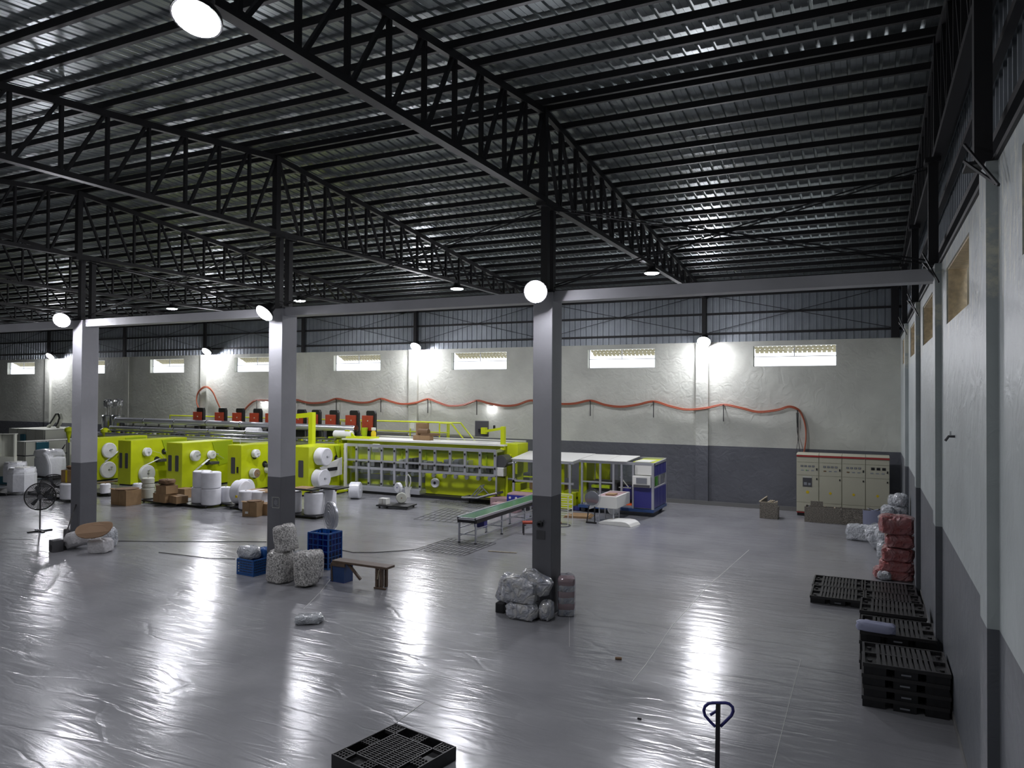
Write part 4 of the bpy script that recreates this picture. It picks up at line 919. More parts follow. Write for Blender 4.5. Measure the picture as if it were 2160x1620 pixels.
# silver fan head behind the crate
Y = 15.0; P = oY(700, 1088, Y); t = thing('floor_fan', 'silver drum fan seen edge-on behind the tall blue crate', 'fan', (P.x, Y, 0), radians(-28))
q = Matrix.Translation((0, 0, P.z)) @ Matrix.Rotation(pi/2, 4, 'X')
MB().lathe([(.0, -.1), (.2, -.09), (.34, -.04), (.36, 0), (.36, .06)], 28, q).build('back_shell', 'alu', t, smooth=True)
b = MB()
for rr in (.36, .28, .2, .12): b.tube([q @ Vector((rr*cos(a), rr*sin(a), .09)) for a in [2*pi*i/28 for i in range(28)]], .007, 4, True)
b.build('guard_ring', 'alu', t); MB().tube([(0, -.02, 0), (0, -.02, P.z-.3)], .03).build('pole', 'dgrey', t); MB().lathe([(.25, 0), (.25, .03), (.03, .05)], 20).build('base', 'black', t)
# broken wooden bench on a blue box
A = oY(703, 1180, 13.35); Bq = oY(820, 1193, 13.35)
o = (A.x, 13.3, 0); hb = .44; L = Bq.x-A.x
t = thing('wooden_bench', 'dark wooden bench with one end on its legs and a hanging brace', 'bench', o, radians(-1))
B(0, L, 0, .3, hb, hb+.05).build('seat_plank', 'wood', t, bevel=.006)
B(.02, .38, -.02, .02, hb-.07, hb).build('apron', 'wood', t)
MB().bar((.38, .1, hb), (.74, .1, .12), .05).build('loose_brace', 'wood', t)
for x in (L-.3, L-.19): MB().bar((x, .06, 0), (x, .06, hb), .06).bar((x, .24, 0), (x, .24, hb), .06).build('leg', 'wood', t)
MB().bar((L-.27, .04, .2), (L-.23, .04, .4), .025).build('pale_strip', 'granedge', t); MB().bar((L-.33, .0, .02), (L-.02, .0, .02), .04, .03).build('foot_board', 'wood', t)
MB().tube([(.0, .02, hb), (-.03, .02, hb-.05), (.0, .02, .02)], .02).build('prop', 'wood', t)
t = thing('blue_box', 'dark blue open box standing under the left end of the bench', 'box', (A.x+.14, 13.32, 0), radians(-3))
B(-.2, .2, 0, .3, 0, .01).build('bottom', 'navy', t); 
for q in (B(-.2, -.18, 0, .3, .01, .42), B(.18, .2, 0, .3, .01, .42), B(-.18, .18, .28, .3, .01, .42), B(-.18, .18, 0, .02, .01, .42)): q.build('side', 'bluef', t)
# clear bag alone on the floor
P = fl(640, 1318); o = blobmesh(.52, .36, .15, .6, 41, .05).build('plastic_bag', 'sackw', smooth=True, loc=(P.x, P.y+.15, 0)); o.rotation_euler = (0, 0, radians(38)); tag(o, 'clear crumpled bag lying alone on the floor below the middle column', 'bag')
# marks painted on the middle column
t = thing('stencil_sign', 'framed stencil sign on the middle column face', 'sign', (-12.66, YC-.006, 0), 0)
z0 = oY(582, 1071, YC).z; z1 = oY(582, 1049, YC).z; x0 = oY(575, 1060, YC).x; x1 = oY(589, 1060, YC).x; b = MB((-12.66, YC-.006, 0))
for zz in (z0, z1):
    for i in range(8): b.box(x0+(x1-x0)*i/8, x0+(x1-x0)*(i+.6)/8, YC-.006, YC-.001, zz-.006, zz+.006)
for xx in (x0, x1):
    for i in range(10): b.box(xx-.005, xx+.005, YC-.006, YC-.001, z0+(z1-z0)*i/10, z0+(z1-z0)*(i+.6)/10)
b.build('dashed_frame', 'offw', t)
b = MB((-12.66, YC-.006, 0)); xc = (x0+x1)/2; zc = (z0+z1)/2
for a in ((-.05, -.04, .05, -.03), (-.05, .03, .04, .04), (-.01, -.07, .0, .08), (-.05, -.04, -.04, .04), (.03, -.04, .04, .06), (-.03, .0, .05, .008), (.02, -.08, .07, -.07)): b.box(xc+a[0], xc+a[2], YC-.006, YC-.001, zc+a[1], zc+a[3])
b.build('glyph', 'meter', t)
b = MB((-12.66, YC-.006, 0))
for i in range(7): b.box(x0-.045, x0-.03, YC-.006, YC-.001, z0+.02+i*.035, z0+.04+i*.035)
b.build('tick_marks', 'meter', t)
P = oY(1140, 1105, YC); t = thing('wall_socket', 'round black socket on the rightmost column face', 'socket', (P.x, YC, P.z))
MB().lathe([(.06, 0), (.06, .05), (.03, .06), (.03, .02), (0, .02)], 16, Matrix.Rotation(pi/2, 4, 'X')).build('ring', 'black', t); B(-.08, .1, -.012, 0, -.3, -.13).build('cover_plate', 'dgrey', t); MB().bar((.02, -.03, .03), (.09, -.05, .08), .02).build('lever', 'dgrey', t)

# ---- leftmost column foot, fan, speaker, broom
sack(134, 190, 1128, 1162, 12.66, 'grey-white woven sack at the left of the leftmost column foot', 'sackp', 'woven_sack', 'sack', .5, .6, 51, .05, tilt=-22, kz=.9, kx=.95)
sack(190, 234, 1131, 1160, 12.72, 'white pillow-shaped sack right of the leftmost column foot', 'sackp', 'woven_sack', 'sack', .45, .45, 52, .04, rz=20)
sack(222, 244, 1116, 1156, 13.35, 'clear film bag at the right end of the sacks, leftmost column', 'sackw', depth=.35, e=.7, seed=53)
sack(139, 160, 1128, 1156, 13.3, 'dark upright box behind the sacks at the leftmost column', 'dgrey', 'dark_box', 'box', .3, .25, 54, .01)
P = oY(200, 1117, 12.75); b = MB(); n = 24
pts = [(.56*cos(a)*abs(cos(a))**-.15 if abs(cos(a)) > .05 else 0, .26*sin(a), 0) for a in [2*pi*i/n for i in range(n)]]
pts = [(.47*math.copysign(abs(cos(a))**.8, cos(a)), .27*math.copysign(abs(sin(a))**.9, sin(a)), .04*cos(2*a)) for a in [2*pi*i/n for i in range(n)]]
o = b.poly(pts, (0, 0, .03)).build('oval_board', 'wood', loc=(P.x, 12.75, P.z)); o.data.materials[0] = M['kraft']; o.rotation_euler = (radians(40), radians(-5), radians(30)); tag(o, 'brown oval board lying on the sacks at the leftmost column', 'board')
P = fl(108, 1165); t = thing('speaker_box', 'small dark box speaker standing on the floor left of the leftmost column', 'speaker', (P.x, P.y+.13, 0), radians(-12))
B(-.14, .14, -.13, .13, .0, .31).build('case', 'dgrey', t, bevel=.01); MB().cyl((0, -.131, .12), (0, -.137, .12), .08, n=16).build('cone', 'black', t)
Pd = fl(127, 1161); Pt = oY(160, 1064, YC-.01)
t = thing('broom', 'black broom and pan with long stick leaning on the leftmost column', 'broom', (Pd.x, Pd.y, 0))
top = Vector((Pt.x-Pd.x, Pt.y-Pd.y, Pt.z)); MB().tube([(0, .05, .1), top], .02).build('stick', 'black', t); B(-.12, .1, -.08, .12, 0, .12).build('head', 'black', t, bevel=.01)
MB().cyl((.14, -.05, .0), (.14, -.05, .06), .035, n=10).build('end_cap', 'whitep', t)
def fan(loc, rz, zc, R_, label, tiltb=0, pole=True):
    t = thing('pedestal_fan', label, 'fan', loc, rz)
    q = Matrix.Translation((0, -.1, zc)) @ Matrix.Rotation(pi/2, 4, 'X'); b = MB()
    n = 40; b.tube([q @ Vector((R_*cos(a), R_*sin(a), 0)) for a in [2*pi*i/n for i in range(n)]], .016, 5, True)
    for k in range(1, 17):
        rr = R_*k/17; d = .09*(1-(k/17)**2)
        b.tube([q @ Vector((rr*cos(a), rr*sin(a), d)) for a in [2*pi*i/n for i in range(n)]], .0075, 3, True)
    for i in range(12):
        a = 2*pi*i/12; b.tube([q @ Vector((.06*cos(a), .06*sin(a), .09)), q @ Vector((.6*R_*cos(a), .6*R_*sin(a), .055)), q @ Vector((R_*cos(a), R_*sin(a), 0))], .005, 3)
    for i in range(14):
        a = 2*pi*i/14; b.tube([q @ Vector((R_*cos(a), R_*sin(a), 0)), q @ Vector((.6*R_*cos(a), .6*R_*sin(a), -.1)), q @ Vector((.08*cos(a), .08*sin(a), -.13))], .005, 3)
    g = b.build('wire_guard', 'black', t)
    for i in range(3):
        a = radians(90+120*i+20); c, s_ = cos(a), sin(a); rp = []
        for u, vv in ((.06, -.04), (.3, -.1), (.75, -.15), (.82, 0), (.75, .12), (.3, .07), (.06, .04)):
            rp.append(q @ Vector((R_*(u*c-vv*s_), R_*(u*s_+vv*c), -.02+.05*vv)))
        MB().poly(rp, (0, -.006, 0)).build('blade', 'grey', t)
    MB().cyl(q @ Vector((0, 0, -.2)), q @ Vector((0, 0, -.04)), .09, n=16).build('motor', 'black', t); MB().cyl(q @ Vector((0, 0, .085)), q @ Vector((0, 0, .1)), .07, n=16).build('hub_badge', 'dgrey', t)
    if pole: MB().tube([(0, 0, .03), (0, 0, zc-.03)], .022, 8).build('pole', 'dgrey', t)
    MB().bar((-.32, -.1, .02), (.32, .1, .02), .08, .03).bar((-.1, .3, .02), (.1, -.3, .02), .08, .03).build('cross_foot', 'black', t); MB().cyl((0, 0, .0), (0, 0, .07), .06, n=12).build('boss', 'alu', t)
    return t
P = fl(84, 1121); fan((P.x, P.y, 0), radians(58), 1.08, .41, 'black wire pedestal fan on a pole left of the leftmost column')
P = away(fl(112, 1054), .1); fan((P.x, P.y, 0), radians(60), .52, .48, 'lower black wire fan behind, partly hidden by the leftmost column', pole=True)

# ---- dollies, rolls and cartons
def dolly(c, w, d, label, rz=0, h=.13):
    t = thing('dolly', label, 'dolly', (c[0], c[1], 0), rz, 'black rolling dollies')
    B(-w/2, w/2, -d/2, d/2, h-.05, h).build('deck', 'black', t, bevel=.01)
    for x in (-w/2+.1, w/2-.1):
        for y in (-d/2+.1, d/2-.1): MB().cyl((x, y-.015, .04), (x, y+.015, .04), .04, n=10).build('castor', 'dgrey', t)
    return t
def carton(u, v, w, d, h, label, rz=0, z=0, flaps=False, m='card', tape=True, sticker=False):
    P = fl(u, v, z); P = away(P, d*.5); t = thing('carton', label, 'carton', (P.x, P.y, z), rz)
    B(-w/2, w/2, -d/2, d/2, 0, h).build('body', m, t, bevel=.006)
    B(-.004, .004, -d/2-.003, -d/2, .02, h-.01).build('seam', 'cardd', t)
    if tape: B(-w/2, w/2, -.03, .03, h, h+.003).build('tape', 'cardd', t)
    if flaps: MB().bar((-w/2, -d/2, h), (-w/2-.02, -d/2+.1, h+.02), w*.2, .005).build('flap', m, t); MB().lathe([(w*.42, 0), (w*.44, .03), (w*.40, .035)], 20, Matrix.Translation((.05, 0, h))).build('rim', 'cardd', t)
    if sticker: B(-w*.3, -w*.1, -d/2-.005, -d/2, h*.2, h*.35).build('sticker', 'whitep', t)
    return t
def vroll(u, v, wpx, hpx, label, z=0, m='white', Yo=0, group='upright white rolls before the cabinets', core='cardd'):
    P = fl(u, v, z); s = ppm(P); r = wpx/s/2; h = hpx/s; P = away(P, r*.6+Yo)
    return rollthing('paper_roll', (P.x, P.y, z), r, h, (0, 0, 1), label, 'paper roll', group, m, core)
# beside the leftmost column
carton(266, 1066, .95, .62, .58, 'big brown carton right of leftmost column with flap lid', radians(-4), flaps=True)
P = fl(315, 1050); dolly((away(P, .5).x+.1, away(P, .5).y), 1.3, 1.0, 'black dolly under the cream roll stack by the brown carton')
vroll(311, 1052, 26, 22, 'lowest cream roll of a short stack beside the big brown carton', .13, 'offw'); 
P0 = fl(311, 1052, .13); r0 = 13/ppm(P0); h0 = 22/ppm(P0)
rollthing('paper_roll', (P0.x-.02-r0*.4, P0.y+r0*.5, .14+h0), r0*.98, 8/ppm(P0), (0, 0, 1), 'middle thin cream roll in the stack beside big brown carton', 'paper roll', None, 'offw')
rollthing('paper_roll', (P0.x-.03-r0*.4, P0.y+r0*.5, .15+h0+8/ppm(P0)), r0*.96, 12/ppm(P0), (0, 0, 1), 'top cream roll of the stack beside the big brown carton', 'paper roll', None, 'offw')
vroll(292, 1036, 22, 16, 'white roll standing just behind the big brown carton', 0)
P = fl(226, 1045); dolly((away(P, .5).x-.1, away(P, .5).y), 1.9, 1.1, 'long black dolly just right of the leftmost column')
vroll(222, 1041, 20, 20, 'white roll on the dolly just right of leftmost column', .13)
P = fl(228, 1020); t = thing('carton_scrap', 'loose brown cardboard scraps at the foot of the leftmost cabinet', 'cardboard', (P.x, P.y, 0))
for i in range(4): MB().poly([(-.6+.2*i, -.2+.1*i, .02*i+.02), (.1+.2*i, -.25+.05*i, .05+.03*i), (.3+.15*i, .2, .12+.02*i), (-.4+.2*i, .25, .05)], (0, 0, .015)).build('flat_sheet', 'card', t)
# behind the leftmost column
P = fl(150, 1055); dolly((away(P, .5).x, away(P, .5).y), 1.6, 1.1, 'black dolly left of the leftmost column under the white roll'); vroll(152, 1053, 46, 33, 'white octagonal roll partly hidden by left side of leftmost column', .13)
P = oY(140, 1021, fl(152, 1053).y+.2); t = thing('taped_carton', 'yellow-brown taped carton on white roll at left edge of leftmost column', 'carton', (away(fl(152, 1053, .13), .5).x-.05, away(fl(152, 1053, .13), .5).y, .13+33/ppm(fl(152, 1053, .13))+.01), radians(15))
B(-.25, .35, -.25, .25, 0, .48).build('body', 'card', t, bevel=.01); B(-.05, .03, -.255, -.25, 0, .48).build('tape_band', 'yellow', t); MB().lathe([(.12, 0), (.2, .1), (.14, .14), (0, .13)], 10, Matrix.Translation((0, 0, .5))).build('crumpled_top', 'cardd', t)
# big wrapped bale and rolls at far left
P = fl(112, 1012); dolly((away(P, .5).x, away(P, .5).y), 1.5, 1.1, 'black dolly under the large wrapped bale at far left')
t = thing('wrapped_bale', 'large white bale with film spilling over, far left behind the fan', 'bale', (away(P, .5).x-.25, away(P, .5).y, .14), radians(-3))
blobmesh(1.32, .95, 1.0, .3, 61, .012).build('bale', 'wrap', t, smooth=True); 
o = blobmesh(1.35, 1.0, .45, .6, 62, .06).build('loose_film', 'wrap', t, smooth=True, loc=(-.05, 0, .85)); MB().tube([(.3, -.45, 1.1), (.62, -.5, 1.0), (.78, -.45, .6), (.74, -.4, .05)], .09, 8).build('film_tail', 'wrap', t, smooth=True)
P = fl(14, 1044); dolly((away(P, .55).x, away(P, .55).y), 1.7, 1.1, 'black dolly under the white rolls at the left edge of photo')
def bale(u, v, wpx, hpx, z, d, seed, label):
    P = fl(u, v, z); s = ppm(P); t = thing('wrapped_roll', label, 'paper roll', (P.x, P.y+d/2, z), 0)
    W, H = wpx/s, hpx/s
    MB().lathe([(W/2*.98, 0), (W/2, .05), (W/2, H*.72), (W/2*.96, H*.74), (W/2*.97, H*.88), (W/2*.94, H*.9), (W/2*.9, H), (W*.2, H-.05)], 8, Matrix.Rotation(radians(22), 4, 'Z')).build('film', 'wrap', t, smooth=True)
    MB().lathe([(W/2*.5, H-.04), (W/2*.5, H+.02), (W/2*.45, H+.02)], 16).build('core', 'whitep', t); return t
bale(20, 1038, 54, 50, .13, 1.0, 1, 'front white film-wrapped roll at the left edge of the photo')
bale(8, 1018, 44, 42, .13, 1.0, 2, 'rear taller white film-wrapped roll at the left edge of photo')
P = fl(74, 1044); t = thing('round_plate', 'dark grey round plate on the floor behind the pedestal fan', 'plate', (P.x, P.y+.5, 0))
MB().lathe([(.62, 0), (.64, .05), (.6, .1), (0, .11)], 32).build('disc', 'dgrey', t, smooth=True)
P = fl(49, 1030); MBp2 = MB().tube([(0, 0, 0), (.02, 0, 1.0)], .02).build('grey_post', 'grey', loc=(P.x, P.y, 0)); tag(MBp2, 'thin grey post beside the front wrapped roll at far left', 'post')
# cream machine housings at far left
def panelbox(name, x0, x1, y0, y1, h, label, nx, ny, mats='offw', extra=None, rows=2):
    o = (x0, y0, 0); t = thing(name, label, 'machine', o)
    MB(o).box(x0, x1, y0, y1, .02, h-.01).build('core_frame', 'dgrey', t)
    for i in range(nx):
        a = x0+(x1-x0)*i/nx; c = x0+(x1-x0)*(i+1)/nx
        for r in range(rows): MB(o).box(a+.025, c-.025, y0-.025, y0, .04+(h-.06)*r/rows, (h-.03)*(r+1)/rows-.04*(r == 0)).build('panel', mats, t)
    for i in range(ny):
        a = y0+(y1-y0)*i/ny; c = y0+(y1-y0)*(i+1)/ny
        for r in range(rows): MB(o).box(x1, x1+.025, a+.025, c-.025, .04+(h-.06)*r/rows, (h-.03)*(r+1)/rows-.04*(r == 0)).build('panel', mats, t)
    MB(o).box(x0, x1+.02, y0-.02, y1, h-.01, h).build('top', 'offw', t)
    return t, o
Pf = fl(52, 990); hf = oY(52, 932, Pf.y).z
t, o = panelbox('cream_housing', Pf.x-.9, Pf.x, Pf.y, Pf.y+4.6, hf, 'front row of cream panelled housing with teal doors, far left', 1, 4)
for ya, yb in ((Pf.y+.55, Pf.y+1.25), (Pf.y+3.7, Pf.y+4.2)): MB(o).box(Pf.x+.03, Pf.x+.12, ya, yb, .45, hf-.05).build('teal_door', 'teal', t, bevel=.02)
x_, y_ = Pf.x-1.0, Pf.y+.6
hb = oY(60, 903, Pf.y+2.5).z
t, o = panelbox('cream_housing', Pf.x-4.6, Pf.x-1.2, Pf.y+1.8, Pf.y+6.3, hb, 'taller rear row of cream panelled housing, far left', 4, 3)
MB(o).box(Pf.x-3.3, Pf.x-2.9, Pf.y+1.66, Pf.y+1.77, .4, hb-.3).build('teal_door', 'teal', t, bevel=.02)
P = oY(118, 902, Pf.y+3.5); t = thing('cable_chain', 'pale curved cable chain with black edge standing on the cream housing', 'cable chain', (P.x, Pf.y+3.5, hb))
arc = [(-.75, 0, .04), (-.4, 0, .2), (-.1, 0, .5), (.15, 0, .78), (.4, 0, .8), (.5, 0, .55), (.35, 0, .25), (.15, 0, .05)]
MB().tube(arc, .1, 8).build('band', 'offw', t, smooth=True); MB().tube([(x, -.12, z+.06) for x, y, z in arc[1:]], .045, 6).build('black_edge', 'black', t, smooth=True)
Yl = 20.6; P = oY(33, 975, Yl); h1 = oY(20, 916, Yl).z
t = thing('open_cabinet', 'cream cabinet with one open shelf bay at the left edge of the photo', 'cabinet', (P.x-.1, Yl, 0), radians(38))
B(-1.2, 0, 0, .3, .35, 1.25).build('lower_body', 'offw', t, bevel=.01); B(-1.2, -.02, .25, .3, 1.25, h1).build('back', 'offw', t); B(-.05, 0, 0, .25, 1.25, h1).build('side', 'offw', t); B(-.66, -.62, 0, .25, 1.25, h1).build('divider', 'offw', t); B(-1.2, .02, 0, .3, h1, h1+.03).build('top', 'offw', t); B(-1.15, -.05, .03, .27, 0, .35).build('foot', 'teal', t)
P = fl(144, 992); t = thing('white_panel_stand', 'pale upright panel with leaning cables at the left edge of the leftmost column', 'panel', (P.x, P.y, 0))
B(-.12, .1, 0, .12, 0, 1.5).build('panel', 'offw', t); 
for k in range(3): MB().tube([(-.25, -.02, 1.4), (-.5-.1*k, -.1, .9), (-.9-.1*k, -.1, .1)], .015).build('cable', 'dgrey', t)
P = oY(145, 906, 25.5); t = thing('lime_motor', 'small lime motor above the line, at left edge of leftmost column', 'motor', (P.x, 25.5, P.z-.15)); MB().lathe([(.05, -.4), (.1, -.2), (.14, 0), (.2, .06), (.2, .2), (.12, .28), (0, .3)], 12).build('body', 'lime', t, smooth=True); MB().bar((0, 0, -.35), (0, 0, -t.location.z), .08).build('support', 'lime', t)
P = oY(221, 908, 26.0); t = thing('lime_motor', 'small lime motor above the line, right of the leftmost column', 'motor', (P.x, 26.0, P.z-.15)); MB().lathe([(.05, -.2), (.1, -.1), (.14, 0), (.2, .06), (.2, .2), (.12, .28), (0, .3)], 12).build('body', 'lime', t, smooth=True); MB().bar((0, 0, -.35), (0, 0, -t.location.z), .08).build('support', 'lime', t)
for u, lb in ((228, 'left of two bright steel tanks with foil-wrapped heads right of leftmost column'), (249, 'right of two bright steel tanks with foil-wrapped heads')):
    P = oY(u, 901, 28.2); t = thing('steel_tank', lb, 'tank', (P.x, 28.2, 0), 0, 'steel tanks by the far wall')
    z = P.z; MB().lathe([(.3, z), (.34, z+.05), (.34, z+.66), (.3, z+.7), (0, z+.7)], 20).build('vessel', 'chrome', t, smooth=True)
    for a in range(3): MB().bar((.25*cos(a*2.1), .25*sin(a*2.1), 0), (.25*cos(a*2.1), .25*sin(a*2.1), z+.1), .05).build('leg', 'alu', t)
    for dx in (-.2, 0.05, .22): MB().cyl((dx, 0, z+.7), (dx, 0, z+1.25+dx*.4), .025, n=8).build('rod', 'chrome', t)
    blobmesh(.5, .4, .5, .7, u, .1).build('foil_head', 'foil', t, smooth=True, loc=(.02, 0, z+1.1))
# cartons and rolls in the middle
carton(348, 1060, .75, .5, .33, 'brown carton on a pallet left of the tall white roll stacks', radians(-6), .12); 
P = fl(355, 1064); dolly((away(P, .6).x+.15, away(P, .6).y), 2.0, 1.2, 'black dolly carrying the brown cartons left of white rolls', h=.12)
carton(376, 1062, .62, .45, .27, 'lower brown carton with seam beside the white rolls', radians(-14), .12)
carton(352, 1042, .62, .5, .3, 'brown carton standing behind the lower ones, open top', radians(-5), .45, flaps=True)
P = fl(362, 1030, .8); P = away(fl(352, 1042, .45), .25); tag(blobmesh(.6, .45, .2, .6, 71, .05).build('paper_bundle', 'cardd', smooth=True, loc=(P.x, P.y, .79)), 'folded brown paper bundle on top of the carton pile', 'bundle')
carton(390, 1050, .55, .5, .36, 'small brown carton behind, left of the white roll stacks', 0, 0)
# four stacked rolls
Pl = fl(446, 1067, .1); Pl.x -= .3
dolly((away(Pl, .45).x-.25, away(Pl, .45).y), 1.5, .9, 'black dolly under the four stacked white rolls', h=.1)
s = ppm((Pl.x, Pl.y+.2, .1)); r_ = 19.8/s; hR = 34/s
rollthing('paper_roll', (Pl.x, Pl.y+.25, .1), r_, hR, (0, 0, 1), 'lower right white roll of the four stacked before the cabinets', 'paper roll', 'four stacked rolls')
rollthing('paper_roll', (Pl.x, Pl.y+.25, .11+hR), r_, hR, (0, 0, 1), 'upper right white roll of the four stacked before the cabinets', 'paper roll', 'four stacked rolls')
rollthing('paper_roll', (Pl.x-.74, Pl.y+.45, .1), r_, hR*.98, (0, 0, 1), 'lower left white roll of the four stacked before the cabinets', 'paper roll', 'four stacked rolls')
rollthing('paper_roll', (Pl.x-.70, Pl.y+.45, .11+hR*.98), r_*.96, hR, (0, 0, 1), 'upper left white roll of the four stacked before the cabinets', 'paper roll', 'four stacked rolls')
# row to the right of them
P = fl(484, 1068); dolly((away(P, .4).x, away(P, .4).y), 1.3, .9, 'black dolly between four stacked rolls and rolls by middle column', h=.12)
vroll(476, 1063, 22, 33, 'narrow upright white roll just right of the four stacked rolls', .12, Yo=.35)
P = fl(503, 1070, .12); s = ppm(P); rollthing('paper_roll', (P.x-.75, P.y+.6, .12+.44), .44, .42, (.98, .17, 0), 'big white roll lying on edge facing right, left of middle column', 'paper roll', None, 'white', 'offw', cr=.14)
P = fl(500, 1065, .12); rollthing('paper_roll', (P.x-1.2, P.y+1.35, .44), .44, .35, (.98, .17, 0), 'second white roll on edge behind the big one, left of middle column', 'paper roll', None, 'white', 'offw')
t = vroll(518, 1074, 28, 38, 'upright white roll with yellow dot just behind the cartons by middle column', .1); 
P = Vector(t.location); MB().cyl((-.12, -.31, .46), (-.12, -.335, .46), .05, n=12).build('yellow_dot', 'yellow', t)
t = vroll(549, 1074, 44, 36, 'wide white wrapped roll touching the left side of middle column', .1, Yo=.2); 
P = fl(540, 1078); dolly((away(P, .55).x, away(P, .55).y), 1.9, 1.0, 'black dolly under rolls at left side of the middle column', h=.1)
P = oY(556, 1038, 20.2); t = thing('cardboard_sheet', 'brown cardboard sheet lying across the rolls left of middle column', 'cardboard', (P.x, 20.3, P.z+.02), 0); B(-.8, .5, -.35, .4, 0, .02).build('sheet', 'card', t); B(-.2, .5, -.25, .3, .02, .035).build('sheet', 'card', t)
carton(534, 1090, .56, .45, .5, 'brown carton with white sticker before rolls, left of middle column', radians(12), flaps=True, sticker=True)
carton(562, 1087, .4, .4, .4, 'second brown carton touching the middle column', radians(4))
# right of the middle column
Pc_ = fl(663, 1088, .1)
dolly((away(Pc_, .55).x-.3, away(Pc_, .55).y), 1.7, 1.1, 'long black dolly under the rolls right of the middle column', h=.1)
vroll(663, 1086, 43, 46, 'front big white roll right of the middle column', .1)
vroll(691, 1078, 36, 46, 'white roll behind and right of the big one by middle column', .1)
vroll(618, 1082, 36, 45, 'white roll showing at the right edge of middle column', .1)
s = ppm((Pc_.x, Pc_.y+.5, .8)); hz = .1+46/s
for k, (dx, dy, dz, lb) in enumerate(((-.55, .25, .02, 'overturned black dolly lying on the rolls at middle column edge'), (.1, .75, .04, 'overturned black dolly lying on the rolls farther right'))):
    t = thing('upturned_dolly', lb, 'dolly', (Pc_.x+dx, Pc_.y+dy, hz+dz), radians(3)); B(-.5, .5, -.35, .35, .06, .11).build('deck', 'black', t, bevel=.01); B(-.45, .2, -.3, .3, .11, .125).build('pale_sheet', 'card' if k == 0 else 'dgrey', t)
    for x in (-.4, .4): MB().cyl((x, -.3, .03), (x, -.26, .03), .03, n=8).build('castor', 'kraft', t)
# roll standing on edge, bucket, flat dolly with reels
P = fl(745, 1054); rr = .34; rollthing('paper_roll', (P.x-.3, P.y+.2, rr), rr, .42, (.92, .39, 0), 'white wrapped roll standing on edge alone on the floor by the guard', 'paper roll', None, 'wrap', 'white', cr=.14)
P = fl(861, 1048); t = thing('bucket', 'white bucket with white straps before the machine guard', 'bucket', (P.x, P.y, 0)); MB().lathe([(.11, 0), (.14, .38), (.15, .39), (.15, .41), (.13, .41), (.1, .05), (0, .05)], 20).build('pail', 'whitep', t, smooth=True)
MB().tube([(-.08, 0, .4), (-.13, 0, .65), (-.08, 0, .85), (.0, 0, .92), (.1, 0, .8), (.12, 0, .6), (.06, 0, .42)], .025, 6).build('strap', 'whitep', t, smooth=True)
P = fl(842, 1075); t = dolly((away(P, .4).x-.12, away(P, .4).y), 1.3, .8, 'flat black dolly alone on the floor carrying a box and a roll', radians(8), h=.13)
D_ = Vector(t.location); t = carton(814, 1070, .34, .26, .22, 'small white box at the left end of the lone black dolly', 0, .13, m='whitep', tape=False); t.location = (D_.x-.44, D_.y-.16, .13)
P = fl(828, 1064, .13); rollthing('paper_roll', (P.x+.05, P.y+.5, .13+.2), .2, .16, (.6, -.8, 0), 'beige roll lying on the lone black dolly', 'paper roll', None, 'offw', 'kraft')
rollthing('paper_roll', (P.x-.02, P.y+.5, .13+.58), .19, .14, (-.3, -.95, 0), 'white roll with blue core leaning on top of the beige roll', 'paper roll', None, 'wrap', 'motif')

# ---- stone slab bins by the switchgear
def wallpart(a, t, o): pass
o = (-1.98, 26.85, 0); t = thing('stone_bin', 'low bin of two speckled stone boards filled with offcuts before switchgear', 'bin', o)
MB(o).box(-1.976, -.862, 26.85, 26.89, 0, .51).build('board', 'granite', t); MB(o).box(-.855, -.16, 26.83, 26.87, 0, .49).build('board', 'granite', t); MB(o).box(-1.976, -1.94, 26.89, 27.6, 0, .5).build('board', 'granite', t)
MB(o).box(-1.94, .4, 27.56, 27.6, 0, .46).build('board', 'granite', t)
random.seed(9)
for k in range(46):
    x = random.uniform(-1.9, .35); y = random.uniform(26.93, 27.5); z = random.uniform(.38, .47); a = random.uniform(0, pi); L_ = random.uniform(.08, .25)
    MB(o).bar((x, y, z), (x+L_*cos(a)*.8, y+L_*sin(a)*.3, z+random.uniform(-.03, .07)), .05, .012).build('offcut', random.choice(['granedge', 'dgrey', 'granite', 'lilac' if x > -.7 else 'granite', 'black']), t)
o = (-1.7, 26.95, .5); t = tag(MB(o).box(-1.79, -1.4, 26.95, 26.98, .5, .7).build('stone_piece', 'granite', loc=o), 'small speckled stone piece standing on the left end of the low bin', 'stone')
o = (-3.43, 26.87, 0); t = thing('stone_box', 'square speckled stone box with slanting side board left of the switchgear', 'bin', o)
MB(o).box(-3.435, -2.84, 26.9, 26.94, 0, .56).build('board', 'granite', t); MB(o).bar((-3.42, 26.94, .28), (-3.35, 28.2, .28), .035, .56, up=(0, 0, 1)).build('board', 'granite', t)
MB(o).bar((-3.44, 26.94, .57), (-3.34, 28.2, .6), .05, .02).build('pale_edge', 'granedge', t); MB(o).box(-3.435, -2.84, 26.9, 26.94, .56, .57).build('pale_edge', 'granedge', t); MB(o).box(-2.88, -2.84, 26.94, 27.4, 0, .4).build('board', 'granite', t)
for k in range(10):
    x = random.uniform(-3.3, -2.95); y = random.uniform(27, 27.4); MB(o).bar((x, y, .5), (x+.12, y+.05, .58), .05, .02).build('offcut', 'granedge', t)
P = fl(1820, 1116); o = (P.x, P.y, 0); t = thing('lilac_bin', 'lilac-grey curled sheet bin with scraps between stone bin and white bags', 'bin', o)
n = 10; pts = [(.62*(1-cos(pi*.5*i/n))*.0+.72*sin(pi*.5*i/n)*.9, .0+.35*(1-cos(pi*.5*i/n)), 0) for i in range(n+1)]
b = MB()
for a, c in zip(pts, pts[1:]): b.poly([a, c, (c[0], c[1]+.012, 0), (a[0], a[1]+.012, 0)], (0, 0, .6))
b.build('sheet', 'lilac', t); 
